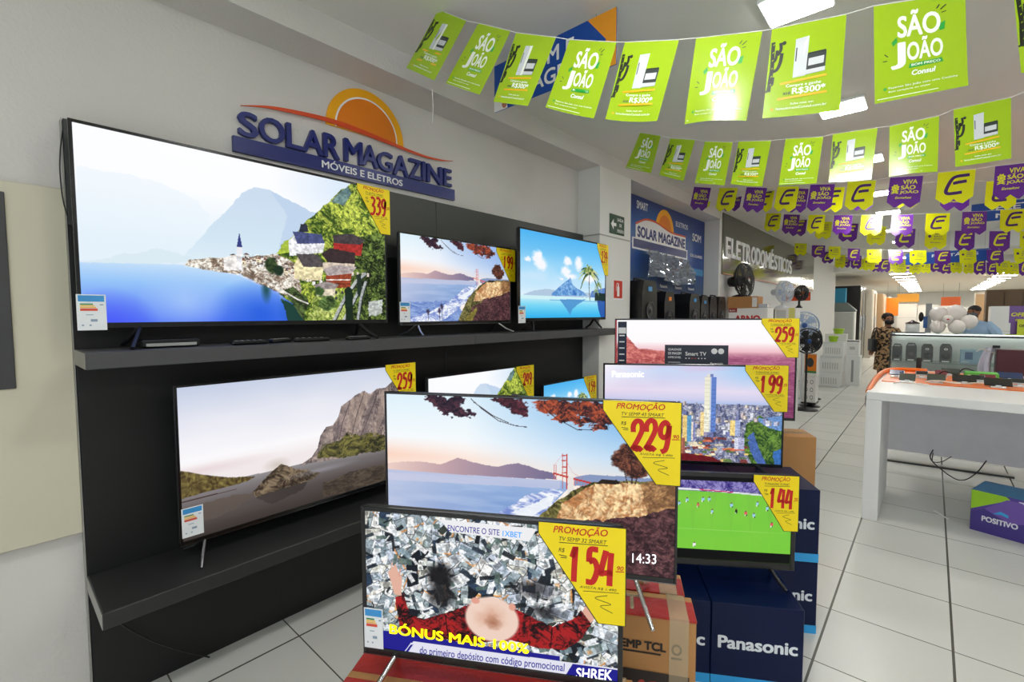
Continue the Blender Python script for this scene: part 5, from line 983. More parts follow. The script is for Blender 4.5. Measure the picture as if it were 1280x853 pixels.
boxed('fan_box', 'upper white fan carton with orange and green picture', -1.62, -1.42, 9.30, 9.56, .53, .93, [CWH, ORG, M('box_green', (50, 130, 70), .5), DGR], lambda b, w, h, T: (b.poly([(w*.1, h*.22), (w*.95, h*.22), (w*.95, h*.95), (w*.1, h*.95)], 1, T), b.poly([(w*.1, h*.15), (w*.95, h*.15), (w*.95, h*.24), (w*.1, h*.24)], 2, T, .0004), b.ell(w*.5, h*.6, w*.26, h*.2, 3, T, .0004)))
boxed('fan_box', 'lower white fan carton with grey drawings, on a low black stand', -1.63, -1.43, 9.30, 9.56, .085, .525, [CWH, GRY, DGR], lambda b, w, h, T: [b.ell(w*(.3+.4*(k % 2)), h*(.2+.3*(k//2)), w*.12, h*.08, 2, T, inner=.75) for k in range(6)])
t = thing('box_stand', 'low black stand under the fan cartons', 'stand', (-1.53, 9.43, 0)); MB().box(-.11, .11, -.14, .14, .055, .083, bev=.004).build('top', BP, t); MB().lathe([(.16, 0), (.15, .014), (.03, .03), (.025, .055)], 16).build('foot', BP, t)
t = thing('aisle_sign', 'small orange sign on white wall above the fans', 'sign', (-2.33, 11.0, 1.86)); MB().box(.001, .5, -.006, .0, 0, .17).build('plate', M('sign_orange_red', (216, 76, 30), .5), t); b = MB(); b.text('OFERTA', .30, .07, .47, .11, 0, front(0, -.0065, 0), bold=.03); b.build('lettering', WHT, t)
boxed('appliance_box', 'grey appliance carton on wall shelf beyond the fans', -2.30, -1.95, 10.6, 10.9, 1.18, 1.62, [GRY, DGR], lambda b, w, h, T: b.poly([(w*.1, h*.1), (w*.5, h*.1), (w*.5, h*.5), (w*.1, h*.5)], 1, T))
t = thing('wall_shelf', 'white shelf under the grey appliance carton', 'shelf', (-2.33, 10.75, 1.14)); MB().box(.001, .42, -.25, .25, 0, .04, bev=.004).build('board', LEDW, t)
# drawers and kitchen things by the aisle
WPL = M('white_goods', (234, 236, 234), .35, noise=.02); LIMG = M('lime_plastic', (166, 206, 40), .35); DKG = M('dark_glass', (34, 38, 40), .12)
def drawer(x0, x1, y, z0, z1, label):
    t = thing('storage_drawer', label, 'storage box', ((x0+x1)/2, y, z0), 0, 'stacked white storage boxes'); w = x1-x0; h = z1-z0
    MB().box(-w/2, w/2, 0, .38, 0, h*.94, 0, None, .012).build('body', WPL, t); MB().box(-w/2-.008, w/2+.008, -.008, .388, h*.94+.0005, h, 0, None, .004).build('lid', M('clear_white', (224, 230, 228), .3), t)
    b = MB()
    for k in range(7): b.box(-w*.36+k*w*.11, -w*.36+k*w*.11+.02, -.003, -.0005, h*.2, h*.62)
    b.build('front_ribs', GRY, t)
drawer(-1.84, -1.44, 12.2, 0, .325, 'bottom white storage box of the stack by the aisle'); drawer(-1.82, -1.42, 12.2, .327, .66, 'middle white storage box of the stack by the aisle'); drawer(-1.77, -1.40, 12.2, .662, .98, 'top white storage box of the stack, with slatted front')
boxed('washing_machine', 'white appliance with grey slot beside storage boxes', -1.40, -1.15, 12.75, 13.15, 0, .66, [WPL, M('slot_grey', (150, 152, 154), .4)], lambda b, w, h, T: b.poly([(w*.38, h*.12), (w*.55, h*.12), (w*.55, h*.86), (w*.38, h*.86)], 1, T), 'appliance')
boxed('small_stove', 'small white stove with black top standing on white appliance', -1.42, -1.18, 12.78, 13.1, .662, 1.0, [WPL, DKG, GRY], lambda b, w, h, T: (b.poly([(0, h*.93), (w, h*.93), (w, h), (0, h)], 1, T), b.poly([(w*.3, h*.4), (w*.7, h*.4), (w*.7, h*.6), (w*.3, h*.6)], 2, T)), 'appliance')
for k, (x, y, z) in enumerate(((-1.62, 12.3, .982), (-1.68, 12.55, 1.19))):
    pass
t = thing('lime_container', 'lime green plastic container on top white storage box', 'container', (-1.60, 12.35, .982)); MB().lathe([(.07, 0), (.09, .10), (.095, .10), (.095, .125), (.001, .13)], 16).build('tub', LIMG, t)
boxed('appliance_box', 'white carton behind the storage box stack', -1.80, -1.40, 12.65, 12.9, 0, 1.14, [CWH, GRY], lambda b, w, h, T: b.poly([(w*.2, h*.2), (w*.8, h*.2), (w*.8, h*.8), (w*.2, h*.8)], 1, T))
t = thing('lime_container', 'lime green container on white carton behind storage boxes', 'container', (-1.56, 12.78, 1.14)); MB().lathe([(.08, 0), (.10, .09), (.105, .09), (.105, .12), (.001, .125)], 16).build('tub', LIMG, t)
# ------------------------------------------------------------------ dropped-ceiling hall at the back
t = thing('range_hood', 'grey range hood on white cabinet at entrance to back hall', 'appliance', (-2.12, 18.7, 1.67)); MB().prism([(-.3, 0), (.28, 0), (.28, .04), (.04, .28), (-.3, .28)], -.25, .2, 0, front()).build('hood', M('hood_steel', (120, 130, 128), .35, metal=.4), t); MB().box(-.3, .0, -.1, .15, .281, .75).build('duct_cover', M('hood_sign_cyan', (50, 150, 190), .5), t)
boxed('kitchen_cabinet', 'tall white kitchen cabinet under grey range hood', -2.42, -1.86, 18.55, 19.0, 0, 1.66, [WPL, GRY], lambda b, w, h, T: b.poly([(w*.06, h*.42), (w*.94, h*.42), (w*.94, h*.98), (w*.06, h*.98)], 1, T), 'cabinet')
WOOD = M('brown_wood', (96, 74, 50), .5, noise=.2, scale=6); DWD = M('dark_wardrobe', (34, 28, 26), .4, noise=.2); LWD = M('light_wood', (184, 150, 112), .5, noise=.12, scale=6); CRM = M('cream_door', (216, 208, 192), .5)
def wardrobe(label, x0, x1, y0, y1, h, m1, m2, n=3, side='x'):
    t = thing('wardrobe', label, 'wardrobe', ((x0+x1)/2, (y0+y1)/2, 0)); w, d = x1-x0, y1-y0
    MB().box(-w/2, w/2, -d/2, d/2, 0, h, 0, None, .006).build('carcass', m1, t)
    for k in range(n):
        if side == 'x': o = MB().box(w/2+.001, w/2+.02, -d/2+k*d/n+.01, -d/2+(k+1)*d/n-.01, .08, h-.06, 0, None, .004).build('door', m2[k % len(m2)], t); MB().box(w/2+.021, w/2+.035, -d/2+(k+.85)*d/n, -d/2+(k+.88)*d/n, h*.4, h*.6).build('handle', SILV, o)
        else: o = MB().box(-w/2+k*w/n+.01, -w/2+(k+1)*w/n-.01, -d/2-.02, -d/2-.001, .08, h-.06, 0, None, .004).build('door', m2[k % len(m2)], t); MB().box(-w/2+(k+.85)*w/n, -w/2+(k+.88)*w/n, -d/2-.035, -d/2-.021, h*.4, h*.6).build('handle', SILV, o)
wardrobe('nearest dark brown wardrobe with mirrored doors on left of back hall', -2.55, -1.80, 19.3, 20.9, 2.52, DWD, [M('mirror_door', (200, 204, 204), .08, metal=.9), DWD], 4)
wardrobe('white wardrobe standing behind the dark brown wardrobe', -2.3, -1.62, 21.1, 22.7, 2.45, CRM, [CRM, M('mirror_door2', (210, 210, 206), .1, metal=.8)], 3)
wardrobe('light brown wardrobe farther along left of back hall', -2.1, -1.45, 23, 24.8, 2.35, LWD, [LWD, CRM], 3)
wardrobe('farthest pale wardrobe on left of back hall', -2.1, -1.38, 25.2, 27.5, 2.3, CRM, [CRM, LWD], 3)
wardrobe('brown wooden wardrobe at right of back hall behind the fridge', 1.0, 1.95, 16.9, 17.45, 2.18, WOOD, [WOOD], 3, 'y')
wardrobe('pale wardrobe with wooden doors at far right of back hall', 1.05, 2.6, 22.0, 22.6, 2.28, CRM, [LWD, WOOD, LWD, CRM], 5, 'y')
wardrobe('dark brown wardrobe at right edge beyond the fridge', 1.98, 2.9, 16.6, 17.2, 2.05, DWD, [DWD], 3, 'y')
boxed('refrigerator', 'white refrigerator at right of back hall before the brown wardrobe', .97, 1.55, 15.0, 15.6, 0, 1.75, [WPL, GRY], lambda b, w, h, T: (b.poly([(0, h*.68), (w, h*.68), (w, h*.685), (0, h*.685)], 1, T), b.box(w*.06, w*.10, .001, .03, 0, 0) if 0 else None), 'refrigerator')
def hsign(label, x0, x1, y, z0, z1, m): t = thing('hall_sign', label, 'hanging sign', ((x0+x1)/2, y, z0)); MB().box(-(x1-x0)/2, (x1-x0)/2, -.02, .02, 0, z1-z0, bev=.004).build('panel', m, t); [MB().tube([(s*(x1-x0)*.4, 0, z1-z0), (s*(x1-x0)*.4, 0, 2.86-z0)], .004, 5).build('hanging_wire', M('wire_grey', (120, 120, 118)), t) for s in (-1, 1)]
hsign('tall orange panel far back at left of back hall', -1.45, -1.05, 24.9, 1.5, 2.23, M('hall_orange', (240, 130, 20), .5)); hsign('wide yellow orange hanging sign far back in hall', -1.16, -.44, 26, 2.07, 2.42, M('hall_amber', (240, 170, 50), .5)); hsign('rust red hanging sign far back in hall', .25, .85, 27, 1.9, 2.28, M('hall_rust', (180, 80, 30), .5))
for k in range(4): boxed('refrigerator', 'tall white refrigerator far back in hall, %s from the left' % ORD[k], -1.15+k*.68, -.50+k*.68, 26.4, 27, 0, 2.0-.05*k, [WPL, GRY], lambda b, w, h, T: b.poly([(0, h*.7), (w, h*.7), (w, h*.706), (0, h*.706)], 1, T), 'refrigerator', 'white refrigerators at back of hall')
# ------------------------------------------------------------------ glass counter
GLS = M('case_glass', (226, 240, 236), .03, noise=0, alpha=.06, spec=.6); ALU = M('aluminium', (150, 154, 154), .35, metal=.7)
t = thing('glass_display_counter', 'long glass display counter across the aisle behind the white table', 'display counter', (-.53, 10.30, 0)); W2 = 3.6
b = MB(); b.box(0, W2, .62, .64, 0, 1.25, 0); b.box(0, W2, .03, .62, 0, .12, 0); b.box(0, W2, .03, .62, .5, .52, 0); b.build('back_and_base', M('case_back_white', (234, 238, 232), .5), t)
MB().box(0, W2, .0, .66, 1.245, 1.265, bev=.003).build('top', M('case_top_glass', (206, 222, 216), .08, noise=0, alpha=.2), t)
b = MB(); [b.box(x, x+.02, y, y+.02, 0, 1.245) for x in (0, W2-.02) for y in (0, .64)]; b.box(0, W2, -.002, .02, 1.215, 1.245); b.box(0, W2, -.002, .02, .11, .13); b.build('frame', DGR, t)
MB().box(.03, W2-.03, .03, .61, .770, .782).build('glass_shelf', M('shelf_glass', (120, 160, 150), .05, alpha=.3), t); MB().box(.02, W2-.02, .004, .010, .13, 1.215).build('front_glass', GLS, t); MB().box(.004, .010, .02, .62, .13, 1.215).build('side_glass', GLS, t)
MB().box(.05, W2-.05, .56, .585, 1.222, 1.236).build('added_fill_strip', M('case_fill_glow', (245, 255, 250), .4, noise=0, emit=4), t)  # glowing strip added to brighten the inside of the counter
SPK = M('box_black', (38, 36, 38), .4, noise=.1); 
for k, (x0, x1, h) in enumerate(((-.50, -.37, .29), (-.32, -.18, .31), (-.12, .03, .30), (.11, .26, .31))):
    t = thing('portable_speaker', ['dark portable speaker at left end inside the glass counter', 'dark reddish portable speaker, second inside the glass counter', 'rounded black portable speaker with pale badge, third inside the glass counter', 'black portable speaker with two top corners, fourth inside the glass counter'][k], 'speaker', ((x0+x1)/2, 10.55, .784), 0, 'portable speakers in the glass counter'); w = x1-x0
    MB().prism([(-w/2, 0), (w/2, 0), (w/2, h*.82), (w*.32, h), (-w*.32, h), (-w/2, h*.82)], 0, .14, 0, front(0, .07, 0)).build('body', SPK, t); MB().lathe([(w*.33, .001), (w*.33, .008), (.001, .004)], 16, 0, front(0, -.07, h*.35)).build('cone', M('cone_dark', (70, 52, 54), .4) if k == 1 else CONE, t)
    b = MB(); b.ell(0, h*.72, w*.16, w*.12, 0, front(0, -.0708, 0), inner=.5) if k > 1 else b.text('SOUND', -w*.3, h*.86, w*.3, h*.93, 0, front(0, -.0708, 0), bold=.02); b.poly([(-w*.3, .01), (w*.3, .01), (w*.3, .03), (-w*.3, .03)], 0, front(0, -.0708, 0)); b.build('badge', WHT, t)
boxed('toy_box', 'light blue box with dark blue square inside the glass counter', .36, .62, 10.5, 10.7, .784, 1.01, [M('pale_blue_card', (150, 186, 206), .5), M('mid_blue_card', (60, 96, 140), .5), CWH], lambda b, w, h, T: (b.poly([(w*.2, h*.3), (w*.55, h*.3), (w*.55, h*.82), (w*.2, h*.82)], 1, T), b.text('SMART', w*.06, h*.08, w*.42, h*.18, 2, T, bold=.03)))
for k in range(3): boxed('radio', 'dark red radio on base shelf of the glass counter, %s from left' % ORD[k], -.45+k*.35, -.2+k*.35, 10.5, 10.65, .521, .63, [M('radio_red', (96, 30, 36), .4), DGR], lambda b, w, h, T: b.poly([(w*.1, h*.5), (w*.9, h*.5), (w*.9, h*.8), (w*.1, h*.8)], 1, T), 'radio', 'dark red radios in the glass counter')
BAL = M('balloon_white', (244, 236, 230), .25, noise=.01, spec=.6)
for k, (x, y, z, r, l) in enumerate(((.075, 10.58, 1.585, .125, 'white balloon at upper left of the cluster on the glass counter'), (.07, 10.50, 1.375, .105, 'white balloon at lower left of the cluster on the glass counter'), (.28, 10.64, 1.60, .14, 'tallest white balloon at top of the cluster'), (.30, 10.46, 1.38, .112, 'white balloon at lower middle of the cluster, with red mark beside'), (.445, 10.56, 1.465, .11, 'white balloon at right end of the cluster beside man in blue'), (.19, 10.40, 1.50, .07, 'small white balloon with red print in the middle of the cluster'))):
    t = thing('balloon', l, 'balloon', (x, y, z), 0, 'white balloons on the glass counter'); MB().lathe([(.001, -r*1.15), (r*.3, -r*1.05), (r*.8, -r*.65), (r, 0), (r*.9, r*.45), (r*.55, r*.85), (.001, r*1.0)], 18).build('skin', BAL, t); MB().lathe([(.012, -r*1.19), (.004, -r*1.13)], 8).build('knot', BAL, t)
    if k == 5: MB().ell(0, 0, .018, .012, 0, front(0, -r*1.005, .0)).build('print', CRD, t)
t = thing('rice_cooker', 'white appliance with dark lid on left end of the glass counter', 'appliance', (-.25, 10.6, 1.266)); MB().lathe([(.08, 0), (.095, .03), (.095, .15), (.001, .155)], 18).build('pot', WPL, t); MB().lathe([(.10, .156), (.095, .17), (.03, .195), (.02, .215), (.001, .22)], 18).build('lid', M('lid_dark', (60, 40, 44), .3), t)
t = thing('flat_tray', 'flat dark tray lying on left end of the glass counter', 'tray', (-.30, 10.42, 1.266)); MB().box(-.18, .22, -.05, .06, 0, .015, 0, None, .004).build('tray', DGR, t)
t = thing('product_stand', 'grey and blue upright stand left of the balloons', 'stand', (-.06, 10.78, 1.266)); MB().box(-.03, .05, -.04, .04, 0, .50, 0, None, .006).build('column', M('stand_grey', (150, 154, 156), .35), t); MB().box(-.055, -.0, -.05, -.041, .08, .28, 0, None, .004).build('blue_panel', M('stand_blue', (40, 90, 160), .4), t); MB().ball((-.085, -.03, .27), .035, .035, .085).build('black_grip', BP, t)
t = thing('offer_display', 'purple printed offer display at right end of the glass counter', 'sign', (1.05, 10.5, 1.266)); MB().box(-.17, .25, -.012, 0, .18, .44, 0, None, .003).box(-.15, -.01, -.012, 0, 0, .18).box(.08, .2, -.012, 0, 0, .18).build('board', PUR, t); b = MB(); T = front(0, -.0126, 0); b.text('OFERTAS', -.15, .28, .2, .34, 0, T, bold=.04, shear=.2); b.text('Esmaltec', -.1, .21, .1, .24, 0, T, bold=.02); b.ell(.05, .39, .03, .03, 0, T, inner=.5); b.build('lettering', INKY, t)
t = thing('offer_card', 'lime yellow offer card in front of the purple display', 'sign', (1.06, 10.38, 1.266)); MB().box(-.1, .1, -.006, 0, 0, .24).box(-.22, .1, -.08, -.0, 0, .01).build('card', M('card_lime', (206, 216, 30), .4), t); MB().text('OFERTA', -.08, .12, .08, .16, 0, front(0, -.0068, 0), bold=.03).build('lettering', PK, t)
t = thing('cloth_bag', 'white and lilac cloth bag hanging before the glass counter', 'bag', (.63, 9.95, .72)); V = []; 
for j in range(9):
    for i in range(9): u = i/8; v = j/8; V.append(((u-.5)*(.15-.04*v)+.06*v*v-.03, -.025*math.sin(u*9+v*2)*(1-v*.5), v*.36))
MB().add(V, [(j*9+i, j*9+i+1, j*9+i+10, j*9+i+9) for j in range(8) for i in range(8)]).build('cloth', M('lilac_cloth', (220, 216, 232), .7, noise=.06), t); MB().tube(cr([(-.12, -.02, .30), (-.05, -.03, .34), (.04, -.03, .30), (.1, -.02, .28)]), .008, 6).build('strap', M('strap_cream', (226, 216, 206), .6), t); MB().box(.05, .13, -.03, .0, .36, .40, 0, None, .004).build('clip', BP, t)
boxed('carton', 'dark maroon carton standing at right edge before the glass counter', .715, 1.35, 9.75, 10.05, .66, 1.07, [M('maroon_card', (82, 26, 36), .4, noise=.06)], None, 'carton')
t = thing('side_table', 'small dark table under the maroon carton', 'table', (1.03, 9.9, 0)); MB().box(-.36, .34, -.2, .18, .62, .658, 0, None, .004).build('top', DGR, t); [MB().box(x-.02, x+.02, y-.02, y+.02, 0, .62).build('leg', DGR, t) for x in (-.32, .3) for y in (-.16, .14)]
# ------------------------------------------------------------------ white phone table
WT = M('white_laminate', (232, 232, 230), .35, noise=.02, scale=3); ORT = M('orange_trim', (244, 120, 20), .3)
t = thing('phone_table', 'white display table with orange trim carrying phones', 'table', (-.36, 4.5, 0))
MB().box(0, 3.2, 0, 2.0, .936, 1.0, 0, None, .004).build('top', WT, t); MB().box(0, .097, .002, .95, .0, .9355, 0, None, .003).build('leg', WT, t); MB().box(3.1, 3.2, .002, .95, 0, .9355, 0, None, .003).build('leg', WT, t)
MB().box(.02, 3.1, 1.48, 1.5, .24, .9355).build('back_panel', M('panel_lilac_white', (224, 222, 226), .4), t); MB().box(.045, 3.15, .74, 1.9, 1.0005, 1.006, 0, None, .002).build('orange_inlay', ORT, t)
MB().tube(cr([(.006, .10, .985), (.004, .35, 1.005), (.004, .9, 1.02), (.02, 1.4, 1.022), (.08, 1.72, 1.022), (.25, 1.80, 1.022), (.34, 1.80, 1.020)]), .02, 10).build('orange_edge', ORT, t); MB().box(-.006, -.0005, .02, .06, .88, .96).build('dark_chip', DGR, t)
PHM = [M('phone_black', (22, 24, 24), .15), M('phone_olive', (72, 78, 70), .2), M('phone_blue', (40, 60, 100), .2), M('phone_silver', (200, 204, 208), .25, metal=.3), M('phone_maroon', (120, 56, 66), .2)]
PHS = M('phone_screen', (36, 40, 40), .08); PST = M('clear_stand', (220, 224, 226), .2)
def phone(xyz, w, d, mi, label, tilt=28, rz=0, kind='smartphone'):
    t = thing(kind, label, 'phone' if kind == 'smartphone' else 'tablet', (xyz[0], xyz[1], 1.0065 if xyz[1] > 5.25 else 1.0005), rz, 'phones on the white table'); a = R(tilt); T = fr((0, 0, .035), (1, 0, 0), (0, math.cos(a), math.sin(a)), (0, -math.sin(a), math.cos(a)))
    o = MB().box(-w/2, w/2, -d/2, d/2, 0, .009, 0, T, .003).build('body', PHM[mi], t); MB().box(-w/2+.005, w/2-.005, -d/2+.006, d/2-.006, .0092, .0098, 0, T).build('screen', PHM[mi] if mi in (1, 2, 4) else PHS, o)
    b = MB(); b.box(-.045, .045, -.085, .035, 0, .008, 0, None, .002); b.box(-.018, .018, -.07, -.04, .0082, .020, 0, None, .004); b.tube([(0, .01, .004), (0, .0, .034)], .010, 8); b.build('stand', PST, t)
for xyz, w, d, mi, l, tl, k in (((-0.229,5.663,1.000), .11, .10, 2, 'dark blue phone at left end of the white table', 20, 'smartphone'), ((-0.144,5.324,1.000), .11, .10, 1, 'olive grey phone, second from left at front of the white table', 30, 'smartphone'), ((0.043,5.421,1.000), .12, .11, 1, 'olive grey phone near the middle front of the white table', 28, 'smartphone'),
        ((0.148,6.134,1.000), .13, .09, 1, 'grey phone at back of the white table behind the blue black one', 25, 'smartphone'), ((0.220,5.511,1.000), .15, .12, 0, 'black phone with blue sheen right of the middle front', 20, 'smartphone'), ((0.410,5.387,1.000), .16, .12, 0, 'largest black tablet at the front right of the white table', 24, 'tablet'),
        ((0.531,6.030,1.000), .16, .12, 2, 'slate blue tablet at the right back of the white table', 20, 'tablet'), ((-0.054,5.738,1.000), .09, .08, 3, 'silver phone between the two olive grey phones', 22, 'smartphone'), ((0.309,5.648,1.000), .09, .09, 3, 'silver phone left of the largest black tablet', 22, 'smartphone'), ((0.545,5.556,1.000), .1, .08, 3, 'silver phone at the right edge of the photo', 22, 'smartphone'), ((0.375,5.767,1.000), .10, .08, 4, 'maroon phone in front of the bright green box', 24, 'smartphone'), ((0.078,5.924,1.000), .08, .08, 4, 'maroon phone behind the middle olive grey phone', 24, 'smartphone')):
    phone(xyz, w, d, mi, l, tl, 0, k)
t = thing('phone_box', 'bright green box at the back right of the white table', 'box', (0.348,6.011,1.000)); t.location.z = 1.0065; MB().box(-.11, .11, -.08, .08, 0, .055, 0, None, .004).build('box', M('box_bright_green', (90, 190, 70), .45), t); b = MB(); T = front(0, -.0806, 0); [b.poly([(-.09, .012+k*.016), (.09, .012+k*.016), (.09, .018+k*.016), (-.09, .018+k*.016)], 0, T) for k in range(2)]; b.build('print', CWH, t)
t = thing('cordless_phone', 'upright black handset near the left back of the white table', 'phone', (-0.087,6.347,1.000)); t.location.z = 1.0065; MB().box(-.025, .025, -.03, .03, 0, .02, 0, None, .005).build('cradle', BP, t); MB().box(-.02, .02, -.012, .012, .0205, .14, 0, None, .006).build('handset', BP, t)
WC = M('white_cord', (238, 234, 226), .4)
for k, (xyz, m, l) in enumerate((((-0.107,5.113,1.000), 0, 'white tether cable in front of second phone on the table'), ((0.093,5.342,1.000), 0, 'white looped tether cable at the middle front of the table'), ((0.312,6.123,1.000), 1, 'black and white cable arching over the phones at middle back'), ((0.352,5.391,1.000), 0, 'white tether cable left of the largest black tablet'), ((0.542,5.726,1.000), 0, 'white tether cable near right edge of the table'), ((0.161,5.714,1.000), 1, 'black cable arching behind the olive grey phone'))):
    t = thing('tether_cable', l, 'cable', (xyz[0], xyz[1], 1.0065 if xyz[1] > 5.25 else 1.0005)); h = .02 if m == 0 else .07
    MB().tube(cr([(-.12, .02, .006), (-.07, .0, h), (0, -.03, .012+h*.6), (.06, -.02, h*.6), (.10, .05, .008), (.04, .10, .008)]), .0055, 6).build('cord', WC if m == 0 else BP, t)
t = thing('hanging_cable', 'thin black cable looping below the white phone table', 'cable', (.05, 5.96, .05)); MB().tube(cr([(0, 0, .25), (-.02, -.01, .18), (.02, -.03, .12), (.14, -.06, .03), (.22, -.05, .02), (.30, -.02, .10), (.36, 0, .22)]), .005, 6).tube(cr([(0, 0, .22), (.0, -.01, .14), (.06, -.02, .15), (.13, 0, .21)]), .004, 6).build('cord', BP, t)
t = thing('cable_duct', 'long grey cable duct lying on floor under the phone table', 'cable duct', (.155, 6.51, 0), 6); MB().box(-.49, .49, -.02, .05, .0005, .025, 0, None, .003).build('duct', M('duct_grey', (166, 164, 156), .5), t); MB().box(-.49, .49, -.026, -.0205, .001, .018).build('dark_edge', DGR, t)
t = thing('paper_scrap', 'small white paper strip on floor under the phone table', 'paper', (0.105,4.982,0.000), -60); MB().prism([(-.085, -.012), (.085, -.008), (.085, .008), (-.085, .012)], .001, .003, 0).build('paper', CWH, t)
t = thing('computer_carton', 'purple blue and green carton printed POSITIVO on floor', 'carton', (.262, 4.80, 0), -16); w, d, h = .50, .32, .30; F_ = front(0, -.0012, 0)
b = MB(); b.box(0, w, 0, d, 0, h, 0, None, .003); b.poly([(0, h*.52), (w*.40, h*.94), (w*.36, h), (0, h)], 1, F_); b.poly([(0, h*.45), (w*.46, h*.90), (w*.60, h*.72), (w*.85, 0), (0, 0)], 2, F_, .0003); b.poly([(w*.14, h*.60), (w*.37, h*.93), (w*.52, h*.93), (w*.70, h*.55), (w*.42, h*.36)], 3, F_, .0006); b.poly([(w*.48, h*.95), (w, h), (w, h*.62), (w*.66, h*.60)], 4, F_); b.poly([(w*.56, 0), (w, 0), (w, h*.30), (w*.66, h*.12)], 5, F_, .0006)
b.poly([(0, 0), (w, 0), (w, d), (0, d)], 6, fr((0, 0, h+.0012), (1, 0, 0), (0, 1, 0), (0, 0, 1))); b.text('POSITIVO', .06, .085, .245, .125, 4, F_, bold=.04, z=.001); b.prism([(.115, .155), (.155, .185), (.195, .17), (.195, .15), (.16, .162)], .0008, .001, 7, F_); b.poly([(0, 0), (d, 0), (d, h), (0, h)], 2, fr((-.0012, d, 0), (0, -1, 0), (0, 0, 1), (-1, 0, 0)))
b.build('box', [M('pos_purple', (86, 62, 150), .4, noise=.1), M('pos_green', (150, 200, 40), .4), M('pos_indigo', (66, 52, 130), .4, noise=.15, scale=8), M('pos_violet', (112, 84, 170), .4, noise=.12, scale=8), M('pos_white', (226, 226, 236), .4), M('pos_orange', (244, 166, 30), .4), M('pos_blue', (36, 120, 172), .4), M('pos_cyan', (50, 160, 220), .4)], t)
# ------------------------------------------------------------------ people
SKIN = M('skin_brown', (150, 100, 72), .55, noise=.05); HAIR = M('hair_dark', (34, 22, 18), .6, noise=.2, scale=40); MASKB = M('mask_black', (20, 20, 22), .7); MASKG = M('mask_grey', (88, 100, 106), .7); DENIM = M('trouser_navy', (40, 46, 62), .7); SHIRT = M('shirt_blue', (160, 190, 222), .7, noise=.05)
def skinned(name, chains, mat, parent, sub=1):
    V = []; E = []; Rr = []
    def vert(p, r):
        for i, q in enumerate(V):
            if (Vector(q)-Vector(p)).length < 1e-5: return i
        V.append(tuple(p)); Rr.append(r); return len(V)-1
    for ch in chains:
        pr_ = None
        for p, r in ch:
            i = vert(p, r)
            if pr_ is not None and pr_ != i: E.append((pr_, i))
            pr_ = i
    me = bpy.data.meshes.new(name); me.from_pydata(V, E, []); o = bpy.data.objects.new(name, me); COL.objects.link(o)
    o.modifiers.new('s', 'SKIN'); sk = me.skin_vertices[0].data
    for i, r in enumerate(Rr): sk[i].radius = (r if not isinstance(r, tuple) else r[0], r if not isinstance(r, tuple) else r[1]); sk[i].use_root = (i == 0)
    m2 = o.modifiers.new('u', 'SUBSURF'); m2.levels = sub; m2.render_levels = sub
    bpy.context.view_layer.update(); ev = o.evaluated_get(bpy.context.evaluated_depsgraph_get()); nm = bpy.data.meshes.new_from_object(ev); o.modifiers.clear(); o.data = nm; nm.materials.clear(); nm.materials.append(mat); nm.polygons.foreach_set('use_smooth', [True]*len(nm.polygons)); o.parent = parent; return o
def hand(w, d, side, s=1.):      # wrist w, direction d (unit), fingers curled slightly
    w = Vector(w); d = Vector(d); x = Vector((1, 0, 0)) if abs(d.x) < .7 else Vector((0, 1, 0)); x = (x-d*x.dot(d)).normalized(); y = d.cross(x); c = []; pm = w+d*.055
    c.append([(w, .026), (pm, .030), (w+d*.085, .028)])
    for k, (o_, L) in enumerate(((-.027, .065), (-.009, .075), (.010, .070), (.027, .055))):
        b_ = w+d*.088+x*o_; c.append([(pm, .030), (b_, .010), (b_+d*L*.55+y*.008, .009), (b_+d*L*.9+y*.024, .008)])
    c.append([(pm, .030), (w+d*.05-x*.034*side, .011), (w+d*.09-x*.046*side+y*.015, .009)]); return c
